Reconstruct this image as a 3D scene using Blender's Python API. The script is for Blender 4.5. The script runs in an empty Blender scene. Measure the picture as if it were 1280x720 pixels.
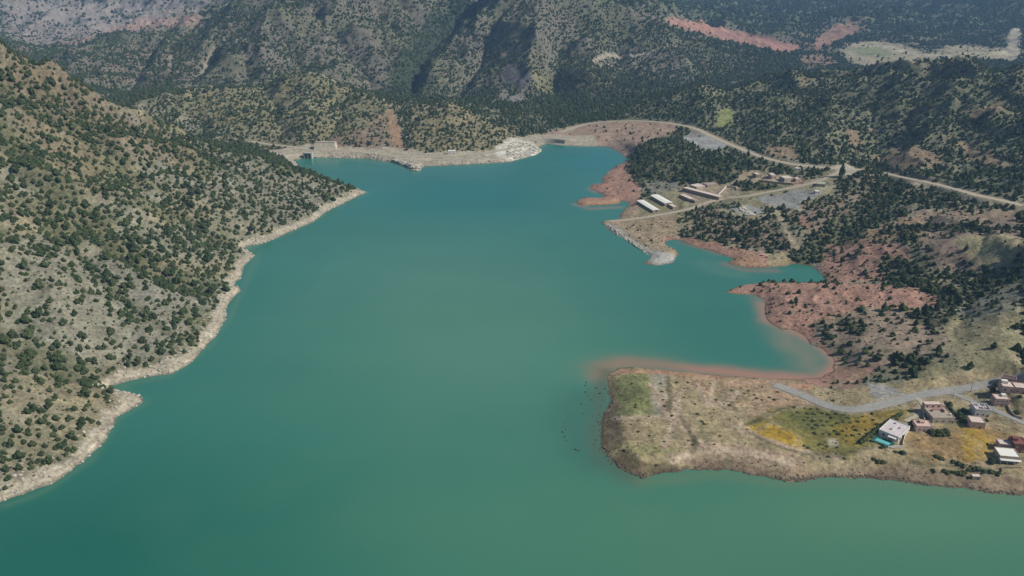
import bpy, bmesh, math, random
import numpy as np
from mathutils import Vector

# ------------------------------------------------------------------ camera, sky, sun, exposure
scene = bpy.context.scene
COL = scene.collection
CAM_H = 300.0
PITCH = math.radians(22.5)
HFOV = math.radians(66.0)
FPX = 640.0 / math.tan(HFOV / 2)

cd = bpy.data.cameras.new('camera')
cam = bpy.data.objects.new('camera', cd)
COL.objects.link(cam)
cam.location = (0, 0, CAM_H)
cam.rotation_euler = (math.pi / 2 - PITCH, 0, 0)
cd.sensor_fit = 'HORIZONTAL'
cd.angle = HFOV
cd.clip_start = 1.0
cd.clip_end = 40000
scene.camera = cam

SUN_ELEV = math.radians(42)
SUN_AZ = math.atan2(0.97, -0.22)          # measured from +Y towards +X
sdir = Vector((math.sin(SUN_AZ) * math.cos(SUN_ELEV), math.cos(SUN_AZ) * math.cos(SUN_ELEV), math.sin(SUN_ELEV)))
w = bpy.data.worlds.new('World')
scene.world = w
w.use_nodes = True
wn = w.node_tree.nodes
wl = w.node_tree.links
sky = wn.new('ShaderNodeTexSky')
sky.sky_type = 'NISHITA'
sky.sun_disc = False
sky.sun_elevation = SUN_ELEV
sky.sun_rotation = SUN_AZ
sky.altitude = 1200
bgn = wn['Background']
bgn.inputs['Strength'].default_value = 0.07
wl.new(sky.outputs[0], bgn.inputs['Color'])
sl = bpy.data.lights.new('sun', 'SUN')
sl.energy = 4.6
sl.angle = math.radians(0.5)
sl.color = (1.0, 0.95, 0.87)
sun = bpy.data.objects.new('sun', sl)
COL.objects.link(sun)
sun.rotation_euler = (-sdir).to_track_quat('-Z', 'Y').to_euler()
scene.view_settings.view_transform = 'Standard'
scene.view_settings.look = 'None'
scene.view_settings.exposure = 0.12
scene.view_settings.gamma = 1.0
scene.view_settings.use_curve_mapping = False

HAZE_DENSITY = 8.0e-5
HAZE_COLOR = (0.36, 0.63, 1.0)

# ------------------------------------------------------------------ numeric helpers
rng = np.random.default_rng(11)
random.seed(5)
cP, sP = math.cos(PITCH), math.sin(PITCH)

def ray(px, py):
    """direction per unit depth for a photograph position (1280 x 720)"""
    a = (np.asarray(px, float) - 640) / FPX
    v = (360 - np.asarray(py, float)) / FPX
    return a, cP + v * sP, -sP + v * cP

def PZ(px, py, z=0.0):
    a, b, c = ray(px, py)
    t = (z - CAM_H) / c
    return np.array([a * t, b * t, z + 0 * t])

def PY(px, py, Y):
    a, b, c = ray(px, py)
    t = Y / b
    return np.array([a * t, Y + 0 * t, CAM_H + c * t])

def project(x, y, z):
    dz = z - CAM_H
    f = y * cP - dz * sP
    up = y * sP + dz * cP
    return 640 + FPX * x / f, 360 - FPX * up / f, f

_perm = rng.permutation(512)
_perm = np.concatenate([_perm, _perm, _perm])
_gang = rng.random(512) * 2 * np.pi
_gx, _gy = np.cos(_gang), np.sin(_gang)

def gnoise(x, y, seed=0):
    x = x + seed * 17.31; y = y - seed * 9.77
    xi = np.floor(x).astype(np.int64); yi = np.floor(y).astype(np.int64)
    fx = x - xi; fy = y - yi
    u = fx * fx * fx * (fx * (fx * 6 - 15) + 10); v = fy * fy * fy * (fy * (fy * 6 - 15) + 10)
    def g(ix, iy, dx, dy):
        h = _perm[(_perm[ix & 511] + (iy & 511)) & 1023] & 511
        return _gx[h] * dx + _gy[h] * dy
    a = g(xi, yi, fx, fy); b = g(xi + 1, yi, fx - 1, fy)
    c = g(xi, yi + 1, fx, fy - 1); d = g(xi + 1, yi + 1, fx - 1, fy - 1)
    return ((a + (b - a) * u) * (1 - v) + (c + (d - c) * u) * v) * 1.5

def fbm(x, y, wl_, octv=4, seed=0, gain=0.5):
    s = 0; amp = 1; tot = 0
    for o in range(octv):
        s = s + amp * gnoise(x / wl_, y / wl_, seed + o * 3.1)
        tot += amp; amp *= gain; wl_ = wl_ * 0.5
    return s / tot

def ridged(x, y, wl_, octv=4, seed=0, gain=0.5):
    s = 0; amp = 1; tot = 0; prev = 1
    for o in range(octv):
        n = 1 - np.abs(gnoise(x / wl_, y / wl_, seed + o * 2.3)) * 1.6
        n = np.clip(n, 0, 1) ** 2
        s = s + amp * n * prev
        prev = 0.4 + 0.6 * n
        tot += amp; amp *= gain; wl_ = wl_ * 0.52
    return s / tot

def smooth(e0, e1, x):
    t = np.clip((x - e0) / (e1 - e0), 0, 1)
    return t * t * (3 - 2 * t)

# ------------------------------------------------------------------ terrain grid (fine near, coarse far)
OFF = 500.0
UMAX = 0.86
Y0, Y1 = 40.0, 9500.0
S0, S1 = math.log(Y0 + OFF), math.log(Y1 + OFF)
NU, NS = 1500, 1500

def grid(n, m):
    u = np.linspace(-UMAX, UMAX, n); s = np.linspace(S0, S1, m)
    U, S = np.meshgrid(u, s)
    Yw = np.exp(S) - OFF
    return U * (Yw + OFF), Yw

def to_uv(x, y, n, m):
    y = np.maximum(y, Y0 + 1)
    return ((x / (y + OFF)) / UMAX * 0.5 + 0.5) * (n - 1), (np.log(y + OFF) - S0) / (S1 - S0) * (m - 1)

def bil(A, i, j):
    m, n = A.shape[:2]
    i = np.clip(i, 0, n - 1.001); j = np.clip(j, 0, m - 1.001)
    i0 = i.astype(int); j0 = j.astype(int); fi = i - i0; fj = j - j0
    if A.ndim == 3:
        fi = fi[..., None]; fj = fj[..., None]
    return (A[j0, i0] * (1 - fi) + A[j0, i0 + 1] * fi) * (1 - fj) + (A[j0 + 1, i0] * (1 - fi) + A[j0 + 1, i0 + 1] * fi) * fj

def resize(A, n, m):
    I, J = np.meshgrid(np.linspace(0, A.shape[1] - 1, n), np.linspace(0, A.shape[0] - 1, m))
    return bil(A, I, J)

def blur(A, k=1):
    for _ in range(k):
        B = np.pad(A, 1, mode='edge')
        A = (B[1:-1, 1:-1] * 4 + (B[:-2, 1:-1] + B[2:, 1:-1] + B[1:-1, :-2] + B[1:-1, 2:]) * 2
             + B[:-2, :-2] + B[2:, 2:] + B[:-2, 2:] + B[2:, :-2]) / 16
    return A

# shoreline of the reservoir, as seen in the photograph, laid on the water plane
SHORE = [(5,626),(30,617),(60,607),(87,590),(113,570),(133,550),(142,533),(147,520),(167,510),(179,502),(173,495),(157,490),
 (143,485),(137,483),(147,480),(173,473),(213,467),(233,457),(250,441),(260,430),(270,418),(281,401),(281,390),(292,373),(300,364),
 (298,359),(289,358),(300,349),(307,330),(318,319.5),(314,316),(305,311),(307,308),(330,304),(356,292),(390,278),(412,262),
 (435,251),(459,240),(446,236),(425,231),(395,219),(372,206),(366,200),(382,197.5),(389,197),(408,197),(435,198),(458,198),(474,201),
 (490,203),(507,207),(511,212),(524,214),(530,208),(572,206),(613,204),(640,202),(648,199),(670,194),(678,189),(673,183),
 (684,179.5),(703,182),(737,183),(759,183),(768,187),(776,192),(784,198),(780,203),(775,205),(765,210),(757,217),(754,223),(751,230),(739,231),
 (737,236),(750,242),(755,247),(730,247),(724,250),(721,254),(725,257),(750,257),(772,255.5),(778,251),(786,253),(785,258),
 (775,267),(773,274),(753,277),(757,283),(772,294),(789,304),(803,314),(813,318),(812,323),(805,330),(822,332),(842,328),
 (847,317),(844,311),(833,306),(833,301),(850,300),(867,307),(889,314),(905,319),(917,323),(911,330),(936,335),(961,335),
 (980,333),(993,330),(1015,333),(1028,343),(1033,351),(1002,353),(959,352),(930,356),(906,365),(920,368),(941,368),(955,374.5),(955,389),(962,404),(977,413),
 (989,412),(1004,419),(1013,431),(1028,435),(1042,449),(1044,463),(1031,471),(1004,475),(959,474),(930,471),(880,467),(821,461),
 (790,459),(770,460),(761,467),(760,489),(763,501),(754,516),(751,528),(748,543),(751,561),(761,572.5),(779,587),(793,594),(806,596.5),
 (824,593),(859,587),(913,590),(957,598),(987,601),(1017,598),(1069,596),(1095,597),(1135,604),(1172,609),(1210,612),
 (1235,616),(1275,618),(1340,624),(1450,640)]
_s = np.array([PZ(a, b)[:2] for a, b in SHORE])
_s = np.vstack([_s, [[700, 330], [900, 250], [1300, 180], [1300, -900], [-700, -900], [-560, 0], [-430, 200], [-370, 300]]])
SHOREW = _s

def seg_dist(X, Y, pts, closed=False):
    d = np.full(X.shape, 1e9)
    n = len(pts)
    for k in range(n if closed else n - 1):
        ax, ay = pts[k][:2]; bx, by = pts[(k + 1) % n][:2]
        vx, vy = bx - ax, by - ay
        L = vx * vx + vy * vy + 1e-9
        t = np.clip(((X - ax) * vx + (Y - ay) * vy) / L, 0, 1)
        d = np.minimum(d, (X - ax - t * vx) ** 2 + (Y - ay - t * vy) ** 2)
    return np.sqrt(d)

def inside(X, Y, pts):
    r = np.zeros(X.shape, bool)
    n = len(pts)
    for k in range(n):
        ax, ay = pts[k][:2]; bx, by = pts[(k + 1) % n][:2]
        if ay == by: continue
        c = ((ay > Y) != (by > Y)) & (X < (bx - ax) * (Y - ay) / (by - ay) + ax)
        r ^= c
    return r

Xh, Yh = grid(900, 900)
# slight wander so that the shore is not made of straight pieces
wx = fbm(Xh, Yh, 40, 3, 4) * 3.0 + fbm(Xh, Yh, 11, 2, 14) * 1.8; wy = fbm(Xh, Yh, 40, 3, 9) * 3.0 + fbm(Xh, Yh, 11, 2, 19) * 1.8
sd = seg_dist(Xh + wx, Yh + wy, SHOREW, True)
sd = np.where(inside(Xh + wx, Yh + wy, SHOREW), -sd, sd)      # negative in the lake

def W(*p): return np.array(p, float)
# ridge, valley and slope lines: the bones of the terrain
LINES = []
def LY(*pts): LINES.append([PY(*p) for p in pts])
def LZ(*pts): LINES.append([PZ(*p) for p in pts])
def LW(*pts): LINES.append([W(*p) for p in pts])
# left hill crest down to the point
LY((-250,-60,1000),(-100,-10,1005),(5,40,1010),(50,57,1020),(100,92,1030),(150,128,1045),(200,151,1055),(250,174,1060),(300,193,1065),
   (340,205,1068),(385,219,1072),(430,232,1073),(452,238.5,1073))
LW((-520,150,190),(-620,400,230),(-720,700,250),(-900,1000,270),(-1500,1200,300))
LW((-1400,300,330),(-1500,800,340))
# hidden side valley behind it
LW((-330,1285,4),(-480,1330,9),(-700,1420,16),(-1000,1550,30),(-2000,1800,60))
# road terrace on the far shore
LZ((320,179,9),(360,182,8),(400,186,7),(440,189,7),(500,194,7),(560,195,6),(620,190,6),(650,184,6))
# low wooded hills above the far shore
LY((150,125,1480),(190,117,1500),(250,113,1560),(320,98,1620),(380,87,1650),(420,99,1600),(460,119,1550),(488,139,1500))
LY((505,135,1500),(530,126,1540),(560,124,1540),(600,143,1500),(640,163,1460),(652,173,1440))
LY((488,139,1500),(497,160,1420),(503,180,1360))
# valley behind them
LW((-1300,1750,45),(-1000,1760,38),(-700,1850,40),(-450,1860,38),(-230,1840,32),(-60,1720,20),(60,1600,10),(110,1500,5),(110,1450,3))
# V valley between the two mountains
LY((498,112,1850),(520,80,2050),(545,40,2300),(600,5,2700),(640,-10,3000))
# left mountain
LY((60,72,2150),(90,67,2200),(150,48,2250),(200,40,2250),(240,30,2250),(270,19,2250),(300,7,2250),(350,-10,2250),(400,-18,2350),(450,-28,2500),(520,-40,2900))
LY((300,7,2250),(262,50,2050),(215,88,1880))
LY((350,-10,2250),(345,30,2080),(325,70,1900))
LY((400,-18,2350),(425,30,2150),(452,80,1950))
LY((300,50,2020),(285,80,1870))
# right mountain
LY((545,-30,2750),(600,-35,2600),(660,-42,2500),(720,-10,2450),(780,-5,2600),(850,0,2900))
LY((660,-42,2500),(610,15,2300),(572,60,2080),(545,98,1900))
LY((660,-42,2500),(655,30,2200),(648,75,2020),(640,118,1850))
LY((720,-10,2450),(735,40,2250),(740,85,2050),(735,118,1880))
LY((780,-5,2600),(820,40,2400),(848,75,2250))
LY((690,60,2140),(692,100,1930),(690,135,1760))
LY((605,80,2030),(600,110,1860))
# valley of the river below the dam
LZ((668,168,5),(700,158,4),(730,146,4),(765,135,5),(820,114,5),(870,104,5),(930,98,6),(1000,91,8))
LW((900,2250,14),(1400,2150,30),(2200,2000,60))
# near wooded ridge on the right
LY((775,146,1560),(800,127,1640),(860,109,1660),(940,97,1660),(982,88,1660),(1030,84,1650),(1079,81,1640),(1134,75,1600),(1204,66,1550),(1275,73,1500),(1400,60,1450),(1650,40,1400))
LY((1204,66,1550),(1190,110,1380),(1170,150,1250))
LY((1030,84,1650),(1020,130,1440),(1000,165,1300))
LY((1110,110,1440),(1105,150,1300),(1095,195,1170))
LY((930,125,1480),(960,160,1330))
LZ((745,158,12),(790,153,18),(830,153,22),(880,163,25),(950,196,30),(1050,211,38),(1150,225,42),(1210,243,44),(1275,256,45),(1420,290,50))
# low land with the old works
LZ((690,174,7),(740,172,8),(770,172,10),(800,178,20),(830,190,24),(850,213,18))
LZ((805,262,6),(850,248,9),(900,244,12),(950,240,17),(1000,240,20),(1040,232,28))
LZ((800,290,4),(860,275,8),(930,280,14),(1000,285,18),(1060,270,24))
LZ((870,297,5),(940,308,7),(990,315,7))
LZ((1120,225,33),(1085,268,20),(1045,305,8),(1020,326,2))
LZ((1050,315,12),(1085,301,22),(1130,307,27))
LZ((1040,353,2),(1100,355,6),(1150,348,14),(1200,335,26),(1275,325,40))
LZ((915,362,2),(940,357,7),(975,355,10),(1020,354.5,13),(1060,356,16),(1110,357,22),(1150,361,26),(1178,376,25))
LZ((965,388,5),(1000,395,8),(1050,390,13),(1100,385,19))
LZ((1020,422,3),(1060,440,8),(1100,420,16),(1160,420,22),(1200,400,30),(1275,380,44))
LZ((1140,290,34),(1200,295,44),(1275,300,56),(1450,330,80))
LZ((1130,255,33),(1200,265,42),(1275,275,50))
LZ((1085,460,8),(1150,460,14),(1220,445,24),(1275,440,32),(1450,450,60))
LZ((1052,478,4),(1090,480,6),(1140,494,7),(1200,485,9),(1275,470,13),(1400,470,20))
LZ((1030,500,4),(1060,513,6),(1140,520,8),(1210,525,9),(1275,530,10),(1400,560,16))
LZ((1100,560,7.5),(1180,570,7.5),(1275,575,8),(1400,600,12))
LZ((769,476,6),(768,500,6),(779,540,6),(778,558,5.5),(802,572,5.5),(850,577,5.5),(905,573,5.5),(960,582,5.5),(1000,586,5.5),(1060,583,5.5),(1120,583,5),(1200,590,5),(1275,598,5),(1400,605,6))
LZ((790,480,7),(850,520,8),(920,530,8),(1000,545,8))
LZ((850,472,2.5),(930,483,3),(1000,495,3.5))
LW((900,700,90),(1500,900,170),(2200,1200,260))
LW((500,380,8),(800,330,20),(1200,250,60))
# far country
LY((30,66,2800),(60,60,2850),(110,50,2900),(130,44,2950),(160,42,2950),(200,36,3000),(250,24,3100))
LY((20,30,3400),(60,26,3500),(120,20,3500),(200,8,3600),(260,0,3700),(330,-20,3700))
LY((-60,-10,4600),(20,-14,4600),(150,-30,4600),(300,-40,4600),(420,-45,4200))
LY((840,20,3050),(870,26,3020),(900,34,2980),(960,47,2880),(1000,60,2780))
LY((840,34,2850),(900,52,2750),(960,66,2650))
LY((1000,78,2550),(1050,80,2500),(1100,82,2480),(1190,78,2480),(1275,76,2480),(1400,70,2500))
LY((1045,66,2720),(1090,62,2780),(1150,66,2700),(1200,64,2700),(1275,58,2720),(1400,50,2750))
LY((1010,50,3100),(1050,40,3200),(1100,16,3600),(1150,30,3500),(1220,36,3400),(1275,38,3300))
LY((700,-30,3900),(850,2,4000),(950,12,4000),(1050,8,4200))
LY((900,-12,5600),(1050,-20,6200),(1275,-25,6500),(1500,-40,6500))
LW((-7500,8800,900),(-3000,9000,800),(0,9200,700),(3000,9000,750),(7500,8800,900))
LW((-3500,3800,500),(-4200,5200,700))
LW((3200,3600,300),(4200,5200,600))

def solve():
    Z = None
    for n in (82, 163, 325, 650):
        X, Y = grid(n, n)
        sdn = resize(sd, n, n)
        val = np.zeros((n, n)); wt = np.zeros((n, n))
        for L in LINES:
            for a, b in zip(L[:-1], L[1:]):
                k = max(2, int(np.hypot(*(b - a)[:2]) / 2))
                P = a + (b - a) * np.linspace(0, 1, k)[:, None]
                i, j = to_uv(P[:, 0], P[:, 1], n, n)
                i = np.round(i).astype(int); j = np.round(j).astype(int)
                ok = (i >= 0) & (i < n) & (j >= 0) & (j < n) & (P[:, 1] > Y0)
                np.add.at(val, (j[ok], i[ok]), P[ok, 2]); np.add.at(wt, (j[ok], i[ok]), 1)
        fixed = wt > 0
        tgt = np.where(fixed, val / np.maximum(wt, 1), 0)
        lake = sdn <= 0
        tgt[lake] = 0; fixed |= lake
        if Z is None:
            Z = np.where(fixed, tgt, 60.0)
            it = 1200
        else:
            Z = resize(Z, n, n); it = 120
        Z[fixed] = tgt[fixed]
        for _ in range(it):
            B = np.pad(Z, 1, mode='edge')
            R = (B[:-2, 1:-1] + B[2:, 1:-1] + B[1:-1, :-2] + B[1:-1, 2:]) / 4
            Z = np.where(fixed, tgt, R)
    return Z

Zb = solve()
Zb = blur(Zb, 3)
X, Y = grid(NU, NS)
Z = resize(Zb, NU, NS)
SD = resize(sd, NU, NS)

# erosion: gullies cut in proportion to height, plus rough ground
far = smooth(1300, 2200, Y)
qx = X + fbm(X, Y, 160, 2, 21) * 45; qy = Y + fbm(X, Y, 160, 2, 27) * 45
g1 = 1 - ridged(qx, qy, 170, 4, 2)
g2 = 1 - ridged(qx, qy, 420, 5, 5)
hh = np.maximum(Z, 0)
near_cut = 0.26 * smooth(10, 60, hh)
Z = Z * (1 - near_cut * (1 - far) * (g1 - 0.35) * 1.3)
veryfar = smooth(3000, 4500, Y)
amp = far * np.minimum(hh * 0.7, 80 + 120 * veryfar)
Z = Z - amp * (g2 - 0.45) - far * np.minimum(hh * 0.25, 20) * (g1 - 0.4)
rough = smooth(1, 25, hh)
Z = Z + fbm(X, Y, 26, 4, 31) * 2.6 * rough + fbm(X, Y, 60, 3, 35) * 5 * rough * smooth(20, 60, hh)
flatn = fbm(X, Y, 22, 4, 41) * 0.5
Z = Z + flatn * (1 - rough) * smooth(2, 12, SD)
# red gullied banks on the right shore
redzone = smooth(60, 200, X) * smooth(560, 640, Y) * (1 - smooth(1350, 1450, Y)) * smooth(0, 12, SD) * (1 - smooth(60, 160, SD))
Z = Z - redzone * (1 - ridged(X, Y, 34, 3, 8)) * 3.2 * smooth(2, 10, Z)
rz = smooth(1, 4, SD) * (1 - smooth(7, 12, Z))
Z = Z + rz * (np.abs(fbm(X, Y, 9, 3, 151)) * 2.4 - 0.6) * np.where(X < 60, 1, 0.45)
# exact shoreline
bank = np.where(X < 0, 0.55, 0.32)
prof = SD * bank
k = smooth(2, 26, SD)
Z = np.where(SD > 0, np.maximum(prof * (1 - k) + np.maximum(Z, 0.9) * k, 0.02), np.maximum(SD * 0.35, -14))

def height(x, y):
    i, j = to_uv(np.asarray(x, float), np.asarray(y, float), NU, NS)
    return bil(Z, i, j)

def flatten(pts, w_in, w_out):
    """press a road bed or a building pad (world points with z) into the ground"""
    global Z
    P = np.array(pts, float)
    m = w_out + 2
    sel = (X > P[:, 0].min() - m) & (X < P[:, 0].max() + m) & (Y > P[:, 1].min() - m) & (Y < P[:, 1].max() + m)
    xs, ys = X[sel], Y[sel]
    bd = np.full(xs.shape, 1e9); bz = np.zeros(xs.shape)
    if len(P) == 1: P = np.vstack([P, P + [0.01, 0, 0]])
    for a, b in zip(P[:-1], P[1:]):
        vx, vy = b[0] - a[0], b[1] - a[1]
        t = np.clip(((xs - a[0]) * vx + (ys - a[1]) * vy) / (vx * vx + vy * vy + 1e-9), 0, 1)
        d = np.hypot(xs - a[0] - t * vx, ys - a[1] - t * vy)
        c = d < bd
        bd[c] = d[c]; bz[c] = (a[2] + (b[2] - a[2]) * t)[c]
    kk = 1 - smooth(w_in, w_out, bd)
    Z[sel] = Z[sel] * (1 - kk) + bz * kk

def hit(px, py):
    """where the line of sight through a place in the photograph meets the ground"""
    px = np.atleast_1d(np.asarray(px, float)); py = np.atleast_1d(np.asarray(py, float))
    a, b, c = ray(px, py)
    t = np.full(px.shape, 330.0); lo = t.copy(); done = np.zeros(px.shape, bool)
    for _ in range(900):
        z = CAM_H + c * t
        h = np.maximum(height(a * t, b * t), 0.0)
        done |= z <= h
        if done.all(): break
        lo = np.where(done, lo, t)
        t = np.where(done, t, t + np.maximum(1.2, (z - h) * 0.25) + t * 0.0008)
        t = np.minimum(t, 9000)
    hi = t.copy()
    for _ in range(14):
        mid = (lo + hi) / 2
        below = (CAM_H + c * mid) <= np.maximum(height(a * mid, b * mid), 0.0)
        hi = np.where(below, mid, hi); lo = np.where(below, lo, mid)
    return np.stack([a * hi, b * hi, np.maximum(height(a * hi, b * hi), 0)], -1)

def carve(pts, depth, width, dens=None):
    """a ravine (depth > 0) or a rib (depth < 0) along a line on the slopes"""
    global Z
    d = np.array(densify(pts, 6)); P = hit(d[:, 0], d[:, 1])
    for _ in range(8): P[1:-1] = (P[:-2] + 2 * P[1:-1] + P[2:]) / 4
    m = width * 4
    s = (X > P[:, 0].min() - m) & (X < P[:, 0].max() + m) & (Y > P[:, 1].min() - m) & (Y < P[:, 1].max() + m)
    xs = X[s] + fbm(X[s], Y[s], 70, 2, 141) * 14; ys = Y[s] + fbm(X[s], Y[s], 70, 2, 147) * 14
    dd = seg_dist(xs, ys, P[:, :2])
    Z[s] = Z[s] - depth * np.exp(-dd / width) * (1 - smooth(width * 2.5, width * 4, dd)) * smooth(4, 30, Z[s])

def densify(pts, step=8.0, closed=False):
    out = []
    n = len(pts)
    for k in range(n if closed else n - 1):
        a = np.array(pts[k], float); b = np.array(pts[(k + 1) % n], float)
        m = max(1, int(np.hypot(*(b - a)) / step))
        for q in range(m): out.append(a + (b - a) * q / m)
    if not closed: out.append(np.array(pts[-1], float))
    return np.array(out)

def catmull(pts, sub=6):
    P = np.array(pts, float); P = np.vstack([2 * P[0] - P[1], P, 2 * P[-1] - P[-2]])
    out = []
    for k in range(1, len(P) - 2):
        for q in range(sub):
            t = q / sub
            out.append(0.5 * ((2 * P[k]) + (-P[k-1] + P[k+1]) * t + (2*P[k-1] - 5*P[k] + 4*P[k+1] - P[k+2]) * t*t + (-P[k-1] + 3*P[k] - 3*P[k+1] + P[k+2]) * t**3))
    out.append(P[-2])
    return np.array(out)

for ln, dp, wd in (
    ([(600,0),(545,35),(520,80),(500,110)], 55, 60), ([(268,52),(245,85),(218,103)], 34, 45), ([(396,5),(434,54),(462,88),(482,112)], 42, 50),
    ([(628,10),(600,60),(580,100),(562,118)], 42, 50), ([(705,40),(692,90),(705,135)], 40, 50), ([(190,55),(175,85),(150,103)], 32, 45),
    ([(318,25),(303,60),(308,84)], 34, 40), ([(765,20),(775,60),(790,95)], 36, 60), ([(350,40),(365,62),(380,80)], 26, 35),
    ([(410,15),(450,48),(478,85)], -24, 40), ([(470,5),(500,30),(512,60)], -30, 45), ([(655,5),(605,35),(560,75),(535,105)], -40, 55),
    ([(290,15),(275,45),(255,80)], -26, 40), ([(345,15),(330,45),(325,75)], -26, 40), ([(672,20),(668,60),(660,110),(645,140)], -30, 45), ([(740,15),(735,60),(735,100)], -26, 50),
    ([(230,35),(215,60),(195,88)], -22, 40),
    ([(985,92),(1050,112),(1090,135),(1105,165),(1100,200)], 22, 46), ([(1160,82),(1150,115),(1135,150),(1130,185)], 10, 38), ([(1240,82),(1235,120),(1215,170),(1200,215)], 11, 42),
    ([(900,106),(915,125),(925,155),(940,180)], 10, 35), ([(1020,88),(1040,130),(1030,175)], -9, 38), ([(1110,84),(1125,120),(1118,160)], -8, 34), ([(1200,72),(1190,125),(1170,180)], -9, 38),
    ([(860,112),(880,130),(880,150)], -14, 35),
    ([(5,165),(60,230),(124,302),(202,338),(262,368)], 13, 26), ([(110,150),(190,245),(245,280),(300,312)], 14, 26), ([(5,435),(60,452),(128,480)], 12, 18),
    ([(60,290),(120,340),(170,390),(215,430)], 7, 18), ([(60,90),(140,170),(200,220),(270,262)], -8, 30), ([(5,230),(90,300),(170,350),(240,390)], -7, 26), ([(270,195),(320,235),(345,280)], 8, 22),
    ([(215,118),(240,140),(262,160)], 12, 22), ([(330,98),(340,130),(352,165)], 14, 22), ([(432,108),(425,140),(405,172)], 12, 20), ([(380,90),(385,130),(378,172)], -8, 22), ([(560,127),(562,150),(560,182)], -5, 22),
    ([(1030,300),(1060,330),(1050,348)], 4, 12), ([(990,365),(1005,385),(1000,405)], 3, 10), ([(1060,362),(1055,385),(1040,405),(1035,425)], 4, 12), ([(1110,362),(1120,385),(1100,410),(1065,440)], 5, 14),
    ([(1150,365),(1165,395),(1150,430),(1110,465)], 5, 14), ([(1230,345),(1215,380),(1190,410)], 7, 18), ([(1240,270),(1220,310),(1190,340)], 7, 18), ([(1170,262),(1150,280),(1110,290)], 6, 14)):
    carve(ln, dp, wd)

# ------------------------------------------------------------------ roads (beds first)
ROADS = {
 'far_shore_road': ([(314,177),(340,181),(370,184),(392,188),(420,187),(450,190),(500,195),(540,196),(580,194),(620,189),(648,183)], 6.5, 'gravel_pale'),
 'hillside_road': ([(700,166),(722,158),(745,153),(790,151),(830,153),(868,160),(880,166),(900,175),(930,188),(960,199),(1000,207),(1050,211),(1090,213),(1120,220),(1150,226),(1190,235),(1215,243),(1240,248),(1278,257)], 10.0, 'dirt'),
 'works_road': ([(762,277),(800,273),(850,264),(870,259),(900,248),(930,246),(960,240),(1000,233),(1030,224),(1052,213)], 6.5, 'dirt'),
 'village_road': ([(968,481),(985,487),(1010,497),(1035,508),(1065,513),(1095,508),(1130,499),(1160,492),(1200,487),(1240,479),(1282,468)], 8.5, 'gravel'),
 'village_lane': ([(1188,490),(1200,496),(1225,505),(1250,516),(1282,530)], 4.5, 'gravel'),
 'driveway': ([(1145,496),(1152,503),(1156,512),(1148,519),(1132,527)], 3.4, 'gravel_pale'),
}
ROADW = {}
for nme, (pp, wdt, mt) in ROADS.items():
    c = catmull(pp, 5)
    P = hit(c[:, 0], c[:, 1])
    # even out, so that a ray slipping over a bump does not kink the road
    for _ in range(6):
        P[1:-1] = (P[:-2] + 2 * P[1:-1] + P[2:]) / 4
    ROADW[nme] = P
for nme, P in ROADW.items():
    flatten(P, ROADS[nme][1] * 0.65, ROADS[nme][1] * 0.65 + 9)

# ------------------------------------------------------------------ where the buildings stand (their pads are levelled first)
# key: (px, py, width, depth, height, turn in degrees)
SITES = {
 'court': (1171, 521, 15, 17, 4.2, 0), 'pink': (1152, 536, 10.5, 7.5, 4.0, -4), 'villa': (1117, 541, 19, 13, 3.6, 44),
 'white': (1224, 517, 10, 9, 5.2, -8), 'peach': (1219, 532, 9, 8, 4.6, -12), 'rose': (1249, 505, 9.5, 7, 5.6, -8),
 'long': (1260, 492, 12, 8, 4.2, -14), 'dark': (1260, 478, 9, 5, 4.0, -30), 'flat': (1257, 573, 12, 10, 4.4, -10),
 'low': (1255, 560, 9, 6, 4.0, -10), 'brick': (1270, 561, 8, 9, 6.0, -8), 'hut': (1219, 598, 5, 3, 2.2, -4), 'edge': (1273, 489, 8, 8, 4.5, -14),
 'barn1': (810, 259.5, 9, 46, 3.2, 17.5), 'barn2': (826.5, 252, 11, 40, 3.6, 18.0), 'annex': (841, 259.5, 7, 14, 2.8, 18),
 'hall': (878, 243.5, 10, 60, 4.0, 40), 'shed': (860, 249.5, 9, 30, 3.6, 22), 'shed2': (869, 252.5, 8, 10, 3.0, 22), 'store': (872, 235, 16, 14, 3.6, 30), 'store2': (888, 232.5, 18, 10, 3.2, 24),
 'ruin1': (946, 221, 8, 12, 4.5, 10), 'ruin2': (965, 222, 7, 14, 4.5, 5), 'ruin3': (983, 225.5, 14, 14, 4.5, 12), 'ruin4': (996, 226.5, 7, 8, 4.0, 8),
 'cab': (1021, 241.5, 6, 6, 3.0, 0), 'kiosk': (997, 212.5, 7, 5, 2.6, -6), 'depot': (1026, 232, 11, 14, 3.6, -20), 'damhut': (565, 192, 13, 7, 5.0, 4), 'farcab': (558, 192.5, 4, 4, 3, 0),
}
SITEW = {}
for kx, v in SITES.items():
    p = hit(v[0], v[1])[0]
    SITEW[kx] = p
for kx, v in SITES.items():
    p = SITEW[kx]
    rad = max(v[2], v[3]) * 0.5
    a_ = math.radians(v[5]); ax = np.array([-math.sin(a_), math.cos(a_), 0]) if v[3] >= v[2] else np.array([math.cos(a_), math.sin(a_), 0])
    half = abs(v[3] - v[2]) / 2
    flatten([p - ax * half, p + ax * half + np.array([0.01, 0, 0])], min(v[2], v[3]) * 0.75, min(v[2], v[3]) * 0.75 + 6)

# ------------------------------------------------------------------ ground colours and plant density
def box_sel(P, m):
    return (X > P[:, 0].min() - m) & (X < P[:, 0].max() + m) & (Y > P[:, 1].min() - m) & (Y < P[:, 1].max() + m)

fn1 = fbm(X, Y, 14, 3, 51); fn2 = fbm(X, Y, 14, 3, 57); fn3 = fbm(X, Y, 90, 4, 61); fn4 = fbm(X, Y, 300, 4, 67); fn5 = fbm(X, Y, 9, 2, 71)

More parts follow.
